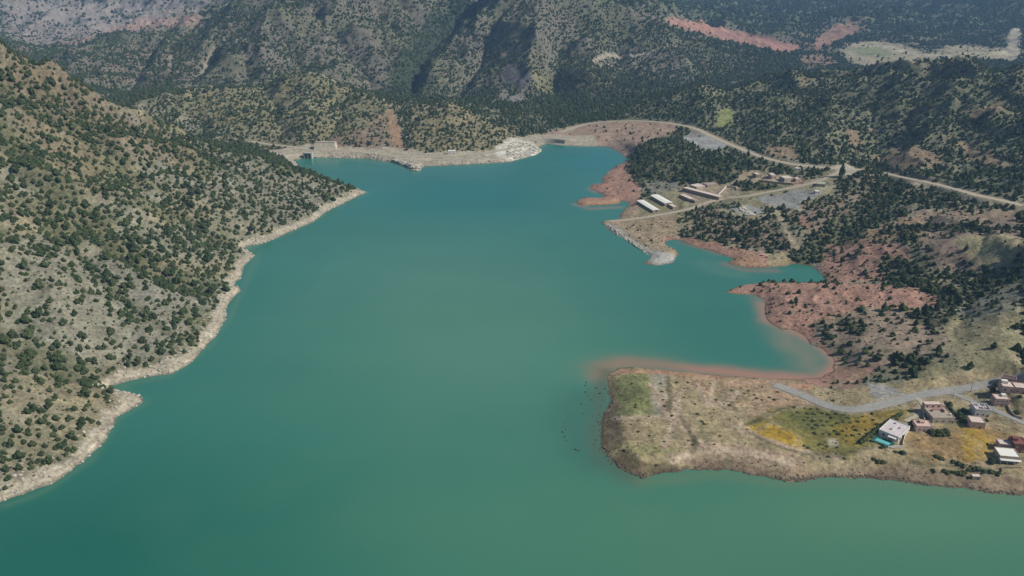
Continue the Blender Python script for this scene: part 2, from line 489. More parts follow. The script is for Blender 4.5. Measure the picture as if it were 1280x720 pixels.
def region(pts, feather=4.0, field=None):
    d = densify(pts, 10, True)
    P = hit(d[:, 0], d[:, 1])[:, :2]
    wx_, wy_ = fn1 * feather * 1.6, fn2 * feather * 1.6
    s = box_sel(P, feather * 4)
    xs = (X + wx_)[s]; ys = (Y + wy_)[s]
    m = np.zeros(xs.shape)
    dd = seg_dist(xs, ys, P, True)
    ins = inside(xs, ys, P)
    m = smooth(-feather, feather, np.where(ins, dd, -dd))
    return s, m

def strip(pts, width, feather=None):
    d = densify(pts, 8)
    P = hit(d[:, 0], d[:, 1])[:, :2]
    feather = feather or width * 0.6
    s = box_sel(P, width + feather * 2)
    dd = seg_dist((X + fn1 * feather)[s], (Y + fn2 * feather)[s], P)
    return s, 1 - smooth(width - feather * 0.5, width + feather, dd)

TAN = np.array([0.235, 0.205, 0.125]); GREY = np.array([0.23, 0.222, 0.17]); RUST = np.array([0.21, 0.145, 0.09])
OLIVE = np.array([0.118, 0.122, 0.060]); RED = np.array([0.315, 0.18, 0.13]); PINK = np.array([0.335, 0.235, 0.17])
PALE = np.array([0.40, 0.35, 0.26]); CONC = np.array([0.36, 0.35, 0.31]); DKG = np.array([0.045, 0.07, 0.035])
ORNG = np.array([0.34, 0.215, 0.125]); STRAW = np.array([0.29, 0.26, 0.14]); GRAVEL = np.array([0.27, 0.27, 0.25])
BROWN = np.array([0.15, 0.12, 0.07]); MUST = np.array([0.36, 0.235, 0.03])

def mixc(C, c, m):
    return C * (1 - m[..., None]) + c * m[..., None]

C = np.zeros(X.shape + (3,)) + TAN
C = mixc(C, GREY, smooth(-0.25, 0.35, fn3))
C = mixc(C, RUST, smooth(0.05, 0.5, fn4) * 0.6)
C = mixc(C, OLIVE, smooth(-0.2, 0.35, fbm(X, Y, 45, 4, 73)) * 0.68)
FARC = np.array([0.140, 0.126, 0.100])
C = mixc(C, FARC, smooth(1600, 1850, Y) * 0.85)
C = mixc(C, OLIVE * 1.1, smooth(1600, 1850, Y) * smooth(-0.15, 0.3, fbm(X, Y, 160, 4, 77)) * 0.55)
gy, gx = np.gradient(Z)
NC = np.zeros(X.shape)                           # bare gravel and rock, no low scrub
D = np.full(X.shape, 0.78)                       # chance of a tree per cell
D += 0.32 * (g1 - 0.45)
D = np.where(Y > 1700, 0.66 + 0.5 * (g2 - 0.5) + 0.25 * fn3, D)

def paint(pts, col, strength=1.0, feather=4.0, dens=None, st=None):
    s, m = region(pts, feather) if st is None else strip(pts, st, feather)
    mm = m * strength
    C[s] = C[s] * (1 - mm[:, None]) + np.array(col) * mm[:, None]
    if dens is not None: D[s] = D[s] * (1 - m) + dens * m
    if dens is not None and isinstance(dens, int): NC[s] = np.maximum(NC[s], m)

# left hill
paint([(5,48),(60,70),(160,140),(260,190),(230,210),(120,180),(5,150)], np.array([0.165, 0.125, 0.08]), 0.7, 15, 0.97)
paint([(5,150),(120,180),(140,260),(40,200),(5,190)], BROWN * 1.1, 0.6, 12)
paint([(5,290),(120,310),(220,370),(200,440),(120,470),(40,430),(5,420)], GREY * 0.95, 0.7, 14, 0.56)
paint([(300,200),(400,225),(430,240),(380,270),(300,290),(250,240)], GREY * 0.85, 0.6, 14, 0.72)
paint([(5,460),(60,470),(140,495),(120,540),(50,590),(5,600)], TAN * 0.98, 0.7, 8, 0.7)
for ln, wd in (([(5,165),(40,205),(90,250),(124,300),(165,322),(202,340),(262,370)], 14), ([(150,240),(190,262),(232,277),(270,300),(298,313)], 8),
               ([(5,432),(50,445),(90,462),(128,478)], 11), ([(60,280),(110,330),(160,380),(215,420)], 4), ([(5,120),(80,160),(150,200)], 9)):
    paint(ln, OLIVE * 0.8, 0.6, wd * 0.7, 0.97, st=wd)
# hills above the far shore
paint([(190,122),(250,117),(320,102),(380,91),(420,103),(470,125),(480,150),(450,165),(395,175),(320,176),(260,160)], np.array([0.2, 0.18, 0.095]), 0.7, 10, 0.68)
paint([(470,140),(488,140),(498,165),(504,188),(440,188),(400,180),(430,165),(455,160)], np.array([0.22, 0.155, 0.105]), 0.7, 9, 0.38)
paint([(484,138),(492,137),(500,160),(506,190),(494,190),(488,165)], ORNG * 0.95, 0.8, 3, 0.04)
paint([(512,130),(560,126),(600,145),(640,168),(630,188),(560,190),(515,190)], np.array([0.23, 0.195, 0.105]), 0.8, 8, 0.62)
# mountains
paint([(498,112),(520,80),(545,40),(590,10)], DKG * 0.75, 0.9, 20, 1.0, st=26)
paint([(120,70),(200,55),(260,80),(210,110),(150,100)], np.array([0.2, 0.155, 0.12]), 0.6, 20)
paint([(245,108),(252,92),(262,72),(268,60)], PALE * 0.75, 0.7, 4, 0.1, st=5)
paint([(212,92),(214,70)], PALE * 0.7, 0.5, 4, 0.1, st=4)
paint([(635,80),(655,76),(665,100),(655,112),(635,105),(628,95)], np.array([0.07, 0.065, 0.07]), 0.9, 6, 0.1)  # dark cliff rock, its shadowed face painted into the colour
paint([(625,105),(640,120),(660,112),(650,130),(625,125)], np.array([0.2, 0.18, 0.16]), 0.8, 6, 0.1)
paint([(665,92),(700,100),(730,118),(700,122),(670,112)], STRAW * 0.8, 0.6, 10, 0.4)
paint([(610,130),(700,125),(760,130),(745,150),(660,165),(620,155)], OLIVE * 0.8, 0.6, 15, 0.85)
paint([(740,78),(760,69),(790,70),(815,66),(835,58),(848,50)], PALE * 0.85, 0.8, 3, 0.0, st=5)
paint([(715,88),(740,84),(765,82)], PALE * 0.8, 0.7, 3, 0.0, st=3)
paint([(826,112),(850,106),(872,100)], PALE * 0.95, 0.9, 4, 0.0, st=8)
paint([(908,106),(930,101)], PALE * 0.9, 0.8, 4, 0.0, st=7)
paint([(790,135),(810,122),(822,130),(812,140)], RED, 0.6, 5, 0.3)
# far country
paint([(5,0),(270,0),(180,38),(120,42),(60,58),(5,42)], np.array([0.27, 0.23, 0.2]), 0.9, 40, 0.25)
paint([(60,58),(110,46),(150,32),(180,24),(250,20),(250,28),(180,36),(150,44),(100,56)], PINK * np.array([1.0, 0.92, 0.98]), 0.8, 16, 0.15)
paint([(110,56),(130,42),(150,38),(165,42),(155,55)], DKG, 0.9, 12, 1.0)
paint([(830,22),(870,26),(900,34),(960,47),(1000,58),(985,66),(950,60),(900,48),(835,30)], RED * np.array([1.1, 1.05, 1.1]), 0.95, 9, 0.02)
paint([(1010,56),(1030,40),(1060,24),(1100,18),(1085,32),(1050,50),(1020,64)], RED * 1.05, 0.8, 14, 0.05)
paint([(1000,70),(1030,66),(1050,80),(1010,84)], RED, 0.5, 12, 0.3)
paint([(1048,62),(1075,52),(1110,52),(1160,66),(1200,54),(1275,64),(1275,80),(1190,80),(1110,84),(1062,80)], np.array([0.33, 0.29, 0.19]), 0.85, 22, 0.06)
paint([(1060,56),(1110,58),(1150,70),(1230,66),(1270,66)], np.array([0.42, 0.38, 0.27]), 0.8, 14, 0.02, st=10)
paint([(1060,60),(1100,60),(1120,68),(1080,70)], np.array([0.16, 0.2, 0.09]), 0.7, 14, 0.0)
paint([(1256,70),(1262,40),(1275,32),(1275,70)], PALE, 0.9, 8, 0.0)
paint([(1105,18),(1120,12),(1160,10)], PALE * 0.7, 0.6, 5, 0.0, st=7)
paint([(700,70),(760,85),(830,100),(870,92),(960,76),(1000,84),(970,92),(860,108),(800,124),(740,140),(690,150),(680,110)], OLIVE * 0.8, 0.7, 16, 0.92)
paint([(690,5),(830,30),(950,66),(990,72),(960,80),(850,70),(760,60)], OLIVE * 0.8, 0.6, 20, 0.85)
paint([(700,0),(850,-4),(1275,0),(1275,34),(1110,45),(1050,22),(960,40),(850,14)], DKG * 1.6, 0.7, 40, 0.9)
paint([(1056,218),(1075,219),(1095,220),(1125,227),(1160,234)], np.array([0.33,0.28,0.2]), 0.8, 3, 0.0, st=6)
# right ridge
paint([(765,150),(800,130),(860,112),(940,100),(1079,85),(1204,70),(1275,78),(1275,240),(1210,232),(1150,215),(1080,203),(1000,198),(930,184),(880,156)], np.array([0.150, 0.152, 0.088]), 0.8, 12, 0.80)
paint([(900,135),(918,136),(912,158),(893,160)], np.array([0.24, 0.26, 0.09]), 0.9, 6, 0.0)
for pl in ([(1055,160),(1072,165),(1078,180),(1062,182)], [(1082,158),(1098,160),(1095,168)], [(1110,150),(1130,146),(1128,156)], [(1205,140),(1255,128),(1255,138),(1215,148)],
           [(1090,200),(1130,182),(1170,190),(1180,205),(1130,212)], [(955,185),(990,182),(1000,200),(960,195)], [(1195,175),(1240,190),(1260,210),(1210,200)], [(1000,95),(1012,98),(1005,108)]):
    paint(pl, RUST * 1.3, 0.8, 7, 0.2)
# promontory with the old works
paint([(690,162),(745,152),(840,152),(850,160),(800,185),(785,205),(780,200),(760,184),(690,182),(655,180)], PINK * 0.98, 0.9, 5, 0.1)
paint([(735,195),(790,200),(800,225),(800,260),(770,262),(720,260),(720,245)], RED * 1.05, 0.9, 4, 0.05)
paint([(755,262),(800,255),(850,270),(845,300),(848,330),(800,332),(750,285)], np.array([0.31, 0.235, 0.15]), 0.85, 4, 0.08)
paint([(722,250),(775,250),(775,258),(722,258)], ORNG, 0.9, 2, 0)
paint([(830,296),(850,295),(900,305),(930,312),(1010,325),(1010,340),(930,338),(900,322),(835,306)], RED * 1.12, 0.9, 4, 0.04)
paint([(910,322),(945,318),(960,336),(915,336)], ORNG * 0.95, 0.9, 3, 0.03)
paint([(960,318),(1010,312),(1030,330),(1000,333),(962,336)], STRAW * 1.0, 0.8, 3, 0.1)
paint([(753,278),(772,292),(800,310),(812,318),(808,328),(822,333),(845,329),(846,320),(835,316),(815,312),(790,298),(770,282)], CONC * 1.05, 0.9, 1.6, 0)
paint([(852,172),(868,162),(884,166),(912,180),(900,188),(878,186)], GRAVEL * 1.1, 0.95, 2, 0.02)
paint([(862,163),(880,163),(880,170),(862,172)], BROWN, 0.5, 2, 0.1)
paint([(782,210),(795,185),(820,172),(845,168),(855,185),(935,200),(940,222),(880,228),(830,235),(795,232)], OLIVE * 0.75, 0.8, 4, 0.84)
paint([(800,225),(850,228),(850,240),(810,242)], GREY * 0.9, 0.8, 4, 0.25)
paint([(800,250),(825,240),(900,232),(945,222),(1050,225),(1040,245),(960,262),(900,252),(850,268),(800,272)], STRAW * 0.78, 0.85, 4, 0.06)
paint([(915,212),(1000,222),(1050,228),(1000,232),(930,226)], np.array([0.3, 0.24, 0.15]), 0.8, 3, 0.12)
paint([(925,222),(975,230),(985,240),(935,238),(910,243),(905,238)], OLIVE * 0.8, 0.8, 3, 0.9)
paint([(912,262),(935,256),(965,266),(925,268)], GRAVEL * 1.15, 0.9, 1.5, 0)
paint([(942,248),(960,244),(1000,256),(1000,262),(965,258)], GRAVEL, 0.9, 2, 0)
paint([(965,246),(1000,236),(1030,242),(1000,255)], GRAVEL * 0.9, 0.9, 2, 0)
paint([(900,262),(940,270),(960,278),(935,280),(910,272)], STRAW * 0.85, 0.9, 3, 0.1)
paint([(860,272),(890,258),(915,270),(960,280),(1005,300),(1000,318),(930,308),(870,292)], np.array([0.19, 0.14, 0.1]), 0.7, 4, 0.72)
paint([(1000,262),(1060,240),(1120,235),(1090,280),(1040,300),(1010,290)], np.array([0.24, 0.18, 0.13]), 0.7, 6, 0.6)
paint([(1120,222),(1092,255),(1060,285),(1030,308),(1008,322)], OLIVE * 0.7, 0.8, 8, 1.0, st=15)
paint([(994,268),(1004,270),(1018,288),(1000,280)], RED, 0.8, 4, 0.05)
paint([(846,238),(862,230),(900,230),(925,234),(925,243),(905,250),(880,256),(856,256)], np.array([0.34, 0.28, 0.19]), 0.75, 4, 0.02)
paint([(920,224),(945,216),(1000,222),(1012,228),(1000,233),(960,230)], np.array([0.38, 0.31, 0.21]), 0.8, 3, 0.04)
paint([(1014,236),(1036,228),(1048,232),(1030,244)], np.array([0.36, 0.34, 0.22]), 0.7, 3, 0.05)
paint([(1040,208),(1062,206),(1075,214),(1056,222)], np.array([0.4, 0.36, 0.28]), 0.8, 3, 0)
for ln in ([(900,262),(935,270),(980,268),(1000,262)], [(965,255),(985,290),(1000,312)], [(940,214),(925,224),(905,236)]):
    paint(ln, np.array([0.36, 0.31, 0.2]), 0.7, 2.5, 0.0, st=3)
# red hills on the right shore
paint([(1035,310),(1085,298),(1130,306),(1140,325),(1100,350),(1035,352),(1025,335)], RED * 1.0, 0.9, 5, 0.34)
paint([(1100,280),(1150,268),(1160,290),(1110,300),(1060,305)], ORNG * 0.9, 0.7, 6, 0.4)
paint([(1140,262),(1275,262),(1275,285),(1150,285)], PINK * 0.8, 0.7, 7, 0.2)
paint([(1150,290),(1275,280),(1275,322),(1200,340),(1160,330)], np.array([0.24, 0.17, 0.13]), 0.8, 7, 0.3)
paint([(1192,300),(1230,292),(1275,296),(1275,322),(1245,336),(1215,326)], STRAW * 1.05, 0.9, 5, 0.06)
paint([(1100,318),(1140,322),(1180,365),(1188,385),(1170,392),(1140,355),(1102,350)], OLIVE * 0.7, 0.8, 6, 0.95)
paint([(1110,292),(1150,284),(1275,286)], OLIVE * 0.75, 0.7, 5, 0.9, st=6)
paint([(1180,368),(1220,350),(1275,328),(1275,348),(1230,368),(1190,388)], OLIVE * 0.85, 0.8, 6, 0.8)
paint([(908,366),(935,354),(1060,353),(1150,360),(1178,378),(1165,386),(1080,385),(1030,400),(1000,412),(960,410),(950,375)], RED * 1.12, 0.92, 4, 0.22)
paint([(960,398),(1010,400),(1030,432),(1050,450),(1055,480),(1000,490),(960,480),(1040,466),(1020,432)], RED * 1.1, 0.9, 3, 0.03)
paint([(1030,400),(1090,385),(1160,392),(1200,400),(1180,440),(1120,460),(1060,450),(1040,430)], np.array([0.28, 0.21, 0.15]), 0.85, 6, 0.36)
paint([(1030,470),(1060,455),(1100,455),(1080,478),(1050,490)], RED * 0.95, 0.8, 4, 0.1)
paint([(1045,398),(1060,396),(1085,408),(1078,420),(1050,414)], OLIVE * 0.7, 0.8, 4, 0.9)
paint([(1140,390),(1190,392),(1200,402),(1160,410),(1140,400)], OLIVE * 0.7, 0.8, 4, 0.95)
paint([(1112,446),(1150,440),(1168,462),(1150,476),(1118,472)], OLIVE * 0.8, 0.7, 4, 0.8)
paint([(1180,400),(1275,385),(1275,462),(1200,480),(1110,490),(1150,470),(1185,440)], STRAW * 0.9, 0.85, 6, 0.05)
paint([(1200,390),(1275,350),(1275,385),(1210,402)], GREY * 0.85, 0.7, 6, 0.3)
# peninsula
paint([(750,462),(830,458),(960,470),(1050,488),(1100,480),(1275,460),(1400,450),(1420,620),(1275,615),(1100,595),(1000,600),(800,595),(750,580),(745,540)], np.array([0.31, 0.25, 0.14]), 1.0, 3, 0.0)
paint([(775,464),(830,465),(890,471),(960,478),(1010,484)], np.array([0.40, 0.22, 0.14]), 0.9, 3, None, st=3.5)
paint([(768,470),(812,465),(818,520),(770,522)], np.array([0.15, 0.18, 0.06]), 0.8, 4)
paint([(815,466),(835,468),(830,520),(815,520)], GREY * 1.2, 0.7, 3)
paint([(764,468),(772,468),(772,520),(762,520)], BROWN, 0.7, 2)
paint([(850,472),(960,475),(1010,492),(1040,505),(980,512),(945,528),(935,510),(880,490)], np.array([0.37, 0.25, 0.155]), 0.95, 4)
paint([(880,478),(950,486),(930,505),(900,500)], np.array([0.2, 0.17, 0.09]), 0.6, 5)
paint([(928,530),(960,512),(1040,505),(1140,512),(1110,545),(1060,570),(1000,562)], np.array([0.17, 0.15, 0.04]), 0.95, 3)
paint([(930,532),(960,528),(1000,545),(1000,562),(960,552)], MUST * 1.1, 0.9, 3)
paint([(1040,528),(1085,515),(1125,515),(1090,545),(1050,552)], MUST * 0.8, 0.7, 6)
paint([(975,512),(1040,508),(1060,520),(1030,545),(1000,535)], np.array([0.11, 0.12, 0.035]), 0.7, 6)
paint([(1032,548),(1046,548),(1050,558),(1036,560)], PALE, 0.8, 1.5)
paint([(775,560),(800,575),(850,582),(845,592),(800,596),(765,578)], np.array([0.13, 0.1, 0.055]), 0.9, 2)
paint([(755,510),(775,525),(780,555),(760,570),(748,545)], np.array([0.13, 0.1, 0.06]), 0.85, 2)
paint([(770,555),(850,560),(845,570),(790,566)], np.array([0.24, 0.25, 0.1]), 0.7, 3)
paint([(850,579),(905,574),(960,584),(1000,590),(1060,586),(1120,583),(1200,590),(1275,598),(1400,606),(1400,640),(1275,620),(1100,600),(1000,603),(900,590)], np.array([0.21, 0.15, 0.1]), 0.85, 2)
paint([(845,572),(905,566),(960,575),(1000,582)], PINK * 0.95, 0.6, 4, None, st=4)
for ln in ([(845,490),(850,520),(870,545),(900,560)], [(812,480),(842,530),(830,560)], [(870,480),(880,500),(905,505),(925,490)], [(925,530),(945,545),(1000,563),(1050,572)], [(860,555),(940,560),(990,570)]):
    paint(ln, PINK * 1.05, 0.7, 1.2, None, st=1.9)
for ln, w3 in (([(845,490),(850,520),(858,540),(872,552),(905,560)], 1.7), ([(812,480),(838,500),(842,530),(830,556)], 1.4), ([(872,482),(880,500),(888,508),(905,505),(925,490)], 1.8),
            ([(893,478),(888,505)], 1.4), ([(925,530),(945,545),(1000,563),(1050,572)], 1.6), ([(840,576),(870,566),(905,562),(945,568),(990,578)], 2.2), ([(768,523),(800,521),(840,522)], 1.8), ([(905,528),(925,535),(932,545)], 1.2)):
    paint(ln, np.array([0.46, 0.36, 0.25]), 0.85, 1.6, None, st=w3)
for ln, w3 in (([(835,472),(838,500),(836,512)], 1.6), ([(928,536),(958,552),(1000,566),(1060,573)], 1.0), ([(975,512),(945,526),(930,532)], 1.2), ([(1040,508),(1000,506),(978,511)], 1.2), ([(868,545),(866,565)], 1.6), ([(898,500),(915,503),(918,512)], 1.3),
            ([(1085,560),(1050,568),(1020,566)], 1.2), ([(850,520),(862,540),(870,556)], 1.3), ([(1140,578),(1190,583),(1240,588)], 1.4), ([(1165,565),(1200,572),(1225,580)], 1.2)):
    paint(ln, np.array([0.10, 0.09, 0.045]), 0.75, 1.6, None, st=w3)
paint([(1130,545),(1200,535),(1275,540),(1275,572),(1200,578),(1140,570)], np.array([0.28, 0.18, 0.08]), 0.85, 5)
paint([(1200,535),(1235,532),(1240,560),(1228,578),(1205,575)], MUST * 1.05, 0.8, 5)
paint([(1240,560),(1275,555),(1275,575),(1240,578)], STRAW * 0.7, 0.7, 3)
paint([(1185,512),(1212,512),(1208,530),(1182,532)], np.array([0.13, 0.15, 0.06]), 0.8, 3)
paint([(1085,478),(1110,482),(1135,494),(1100,502),(1088,495)], GRAVEL * 1.1, 0.9, 2.5, 0)
paint([(1185,492),(1230,484),(1275,478),(1275,520),(1230,503)], STRAW * 0.85, 0.8, 2.5)
paint([(1050,575),(1200,578),(1200,583),(1060,582)], BROWN * 0.9, 0.5, 3)

# drawdown ring of bare rock, washed by the changing level
ringn = fbm(X, Y, 30, 3, 81)
leftside = 1 - smooth(-60, 40, X)
ring = (1 - smooth(3.6, 5.6, Z + ringn * 4)) * leftside * (SD < 60)
ring = np.where(Y > 1180, (1 - smooth(8, 11, Z + ringn * 3)) * (SD < 60) * (X < 150), ring)
C = mixc(C, PALE * 0.98, ring * 0.95)
ledge = smooth(0.1, 0.5, np.sin(Z * 3.2 + ringn * 5)) * ring
C = mixc(C, PALE * 0.72, ledge * 0.5)
wet = (1 - smooth(0.1, 1.0, Z))
C = mixc(C, C * 0.55, wet)
D = D * (1 - ring) * smooth(1.5, 5, SD)
D = np.where(SD < 4, 0, D)
# white rock knob beside the dam
paint([(618,184),(640,172),(665,178),(678,189),(668,195),(640,201),(620,196)], np.array([0.55, 0.52, 0.43]), 0.9, 3, 0.0)
for nme, P in ROADW.items():
    s = box_sel(P, 14)
    dd = seg_dist((X + fn1 * 3)[s], (Y + fn2 * 3)[s], P)
    hw = ROADS[nme][1] * 0.5
    m = (1 - smooth(hw, hw + 5, dd))
    C[s] = C[s] * (1 - 0.6 * m[:, None]) + np.array([0.3, 0.255, 0.18]) * 0.6 * m[:, None]
    D[s] = D[s] * (1 - (dd < hw + 7)); NC[s] = np.maximum(NC[s], dd < hw + 1)
for kx, v in SITES.items():
    p = SITEW[kx]; rr0 = max(v[2], v[3]) * 0.6 + 3
    D[np.hypot(X - p[0], Y - p[1]) < rr0] = 0; NC[np.hypot(X - p[0], Y - p[1]) < rr0 - 2] = 1
pen_m = smooth(60, 110, X) * (1 - smooth(560, 600, Y))
tuft = smooth(0.0, 0.45, fbm(X, Y, 13, 4, 121)); C = mixc(C, OLIVE * 1.05, tuft * pen_m * 0.38 * (1 - NC))
pth = smooth(0.86, 0.97, 1 - np.abs(fbm(X, Y, 55, 3, 127)) * 2); C = mixc(C, np.array([0.34, 0.27, 0.175]), pth * pen_m * 0.4 * (1 - NC))
C = C * (1 + 0.26 * fn5[..., None] + 0.2 * fn1[..., None])
C = np.clip(C, 0.01, 0.8)

# ------------------------------------------------------------------ material helpers
def new_mat(name, rough=0.9):
    m = bpy.data.materials.new(name); m.use_nodes = True
    nt = m.node_tree; b = nt.nodes['Principled BSDF']
    b.inputs['Roughness'].default_value = rough
    b.inputs['Specular IOR Level'].default_value = 0.2
    return m, nt, b

def noise_mat(name, col, var=0.25, scale=0.6, rough=0.9, bump=0.0, col2=None):
    m, nt, b = new_mat(name, rough)
    tc = nt.nodes.new('ShaderNodeNewGeometry')
    n = nt.nodes.new('ShaderNodeTexNoise'); n.inputs['Scale'].default_value = scale; n.inputs['Detail'].default_value = 5
    nt.links.new(tc.outputs['Position'], n.inputs['Vector'])
    r = nt.nodes.new('ShaderNodeValToRGB')
    c = np.array(col); c2 = np.array(col2) if col2 is not None else c * (1 + var)
    r.color_ramp.elements[0].position = 0.3; r.color_ramp.elements[1].position = 0.7
    r.color_ramp.elements[0].color = (*(c * (1 - var)), 1); r.color_ramp.elements[1].color = (*np.clip(c2, 0, 0.9), 1)
    nt.links.new(n.outputs['Fac'], r.inputs['Fac']); nt.links.new(r.outputs['Color'], b.inputs['Base Color'])
    if bump:
        bp = nt.nodes.new('ShaderNodeBump'); bp.inputs['Distance'].default_value = bump
        nt.links.new(n.outputs['Fac'], bp.inputs['Height']); nt.links.new(bp.outputs['Normal'], b.inputs['Normal'])
    return m

def set_label(o, label=None, cat=None, group=None, kind=None):
    if label: o['label'] = label
    if cat: o['category'] = cat
    if group: o['group'] = group
    if kind: o['kind'] = kind
    return o

def grid_mesh(name, X_, Y_, Z_, keep, colr, mat):
    m_, n_ = X_.shape
    idx = np.arange(m_ * n_).reshape(m_, n_)
    a = idx[:-1, :-1]; q = np.stack([a, a + 1, a + n_ + 1, a + n_], -1).reshape(-1, 4)
    kf = (keep[:-1, :-1] | keep[1:, 1:] | keep[:-1, 1:] | keep[1:, :-1]).reshape(-1)
    q = q[kf]
    used = np.zeros(m_ * n_, bool); used[q.ravel()] = True
    remap = np.cumsum(used) - 1
    q = remap[q]
    co = np.stack([X_, Y_, Z_], -1).reshape(-1, 3)[used]
    me = bpy.data.meshes.new(name)
    me.vertices.add(len(co)); me.vertices.foreach_set('co', co.astype(np.float32).ravel())
    me.loops.add(len(q) * 4); me.loops.foreach_set('vertex_index', q.astype(np.int32).ravel())
    me.polygons.add(len(q)); me.polygons.foreach_set('loop_start', np.arange(0, len(q) * 4, 4, dtype=np.int32))
    me.polygons.foreach_set('use_smooth', np.ones(len(q), bool))
    me.update(calc_edges=True)
    at = me.color_attributes.new('Col', 'FLOAT_COLOR', 'POINT')
    cc = np.ones((len(co), 4), np.float32); cc[:, :3] = colr.reshape(-1, 3)[used]
    at.data.foreach_set('color', cc.ravel())
    me.materials.append(mat)
    o = bpy.data.objects.new(name, me); COL.objects.link(o)
    return o

# ------------------------------------------------------------------ ground
gm, nt, b = new_mat('ground_soil', 0.95)
N = nt.nodes; L = nt.links
att = N.new('ShaderNodeVertexColor'); att.layer_name = 'Col'
geo = N.new('ShaderNodeNewGeometry')
n1 = N.new('ShaderNodeTexNoise'); n1.inputs['Scale'].default_value = 0.35; n1.inputs['Detail'].default_value = 6; n1.inputs['Roughness'].default_value = 0.65
n2 = N.new('ShaderNodeTexNoise'); n2.inputs['Scale'].default_value = 0.06; n2.inputs['Detail'].default_value = 5
L.new(geo.outputs['Position'], n1.inputs['Vector']); L.new(geo.outputs['Position'], n2.inputs['Vector'])
def ramp(src, p0, v0, p1, v1):
    r = N.new('ShaderNodeMapRange'); r.inputs[1].default_value = p0; r.inputs[2].default_value = p1
    r.inputs[3].default_value = v0; r.inputs[4].default_value = v1
    L.new(src, r.inputs[0]); return r.outputs[0]
a1 = ramp(n1.outputs['Fac'], 0.3, 0.48, 0.7, 1.45)
a2 = ramp(n2.outputs['Fac'], 0.3, 0.84, 0.7, 1.15)
mul = N.new('ShaderNodeMath'); mul.operation = 'MULTIPLY'; L.new(a1, mul.inputs[0]); L.new(a2, mul.inputs[1])
vm = N.new('ShaderNodeVectorMath'); vm.operation = 'SCALE'; L.new(att.outputs['Color'], vm.inputs[0]); L.new(mul.outputs[0], vm.inputs['Scale'])
L.new(vm.outputs[0], b.inputs['Base Color'])
bp = N.new('ShaderNodeBump'); bp.inputs['Distance'].default_value = 0.9; bp.inputs['Strength'].default_value = 0.8
L.new(n1.outputs['Fac'], bp.inputs['Height']); L.new(bp.outputs['Normal'], b.inputs['Normal'])
keep = Z > -12.5
keep = keep | (SD > -60)
terrain = grid_mesh('terrain', X, Y, Z, keep, C, gm)
set_label(terrain, kind='structure')

# ------------------------------------------------------------------ lake water
Yw1 = np.exp(np.linspace(math.log(300), math.log(2400), 620)) - 800
Yw1 = np.concatenate([[-800], Yw1])
uu = np.linspace(-1, 1, 620)
XW = uu[None, :] * (Yw1[:, None] + 900).clip(700) * 0.62; YW = np.repeat(Yw1[:, None], 620, 1)
sdw = seg_dist(XW, YW, SHOREW, True); sdw = np.where(inside(XW, YW, SHOREW), -sdw, sdw)
TEAL = np.array([0.034, 0.165, 0.119]); DEEP = np.array([0.013, 0.118, 0.082]); GREEN = np.array([0.080, 0.205, 0.118]); BLUE = np.array([0.012, 0.150, 0.132])
SEDR = np.array([0.37, 0.19, 0.13]); SEDG = np.array([0.092, 0.225, 0.150])
CW = np.zeros(XW.shape + (3,)) + TEAL
def wblob(cx, cy, rx, ry, col, s, rot=0):
    global CW
    c = PZ(cx, cy); ex = PZ(cx + rx, cy) - c; ey0 = abs((PZ(cx, cy - ry) - PZ(cx, cy + ry))[1]) / 2
    dx = XW - c[0]; dy = YW - c[1]
    sc = ey0 / max(ry, 1); sx = ex[0] / rx
    ppx = dx / sx; ppy = -dy / sc
    wv = fbm(XW, YW, 70, 3, 91)
    ca, sa = math.cos(rot), math.sin(rot)
    e = ((ppx * ca + ppy * sa) / rx) ** 2 + ((-ppx * sa + ppy * ca) / ry) ** 2
    m = np.exp(-e * (1 + 0.5 * wv)) * s
    CW = mixc(CW, col, m)
wblob(120, 700, 420, 190, DEEP, 0.95)
wblob(600, 420, 230, 120, SEDG, 0.75)
wblob(520, 330, 140, 60, SEDG, 0.35)
wblob(1180, 640, 480, 75, GREEN, 0.95)
wblob(1150, 720, 450, 60, GREEN * 0.85, 0.6)
wblob(640, 690, 240, 90, GREEN, 0.35)
wblob(580, 240, 130, 26, BLUE, 0.85)
wblob(730, 200, 90, 22, BLUE, 1.0)
wblob(900, 395, 100, 50, TEAL * 0.9, 0.6)
wblob(900, 345, 110, 16, TEAL * 0.9, 0.6)
strk = fbm(XW * 0.6 + YW * 0.15, YW * 1.6, 160, 3, 95)
CW = CW * (1 + 0.07 * strk[..., None])
def wline(pts, wd, col, s):
    global CW
    P = np.array([PZ(a, c)[:2] for a, c in pts])
    wv = fbm(XW, YW, 30, 3, 97)
    d = seg_dist(XW + wv * wd * 0.5, YW + fbm(XW, YW, 30, 3, 98) * wd * 0.5, P)
    CW = mixc(CW, col, np.exp(-(d / wd) ** 2) * s)
wline([(748,470),(752,458),(775,453),(820,456),(880,462),(960,470),(1020,474),(1046,464)], 9, SEDR, 0.9)
wline([(740,462),(760,452),(830,454)], 16, np.array([0.14, 0.18, 0.11]), 0.5)
wline([(1048,470),(1044,450),(1028,436),(1005,420),(985,412),(958,400),(952,380)], 7, SEDR, 0.85)
wline([(975,402),(985,425),(1005,445),(1010,455)], 14, np.array([0.24, 0.2, 0.13]), 0.6)
wline([(975,402),(960,385),(945,370)], 9, np.array([0.2, 0.19, 0.13]), 0.55)
wline([(755,465),(750,500),(745,540),(750,575),(790,597)], 8, np.array([0.09, 0.12, 0.075]), 0.75)
wline([(728,500),(715,530),(722,560),(745,580)], 16, np.array([0.045, 0.13, 0.095]), 0.5)
wline([(800,602),(900,592),(960,603),(1100,603),(1275,622)], 6, np.array([0.13, 0.19, 0.1]), 0.5)
wline([(718,255),(740,261),(775,259)], 5, SEDR, 0.5)
wline([(748,230),(738,236),(745,240)], 5, SEDR, 0.5)
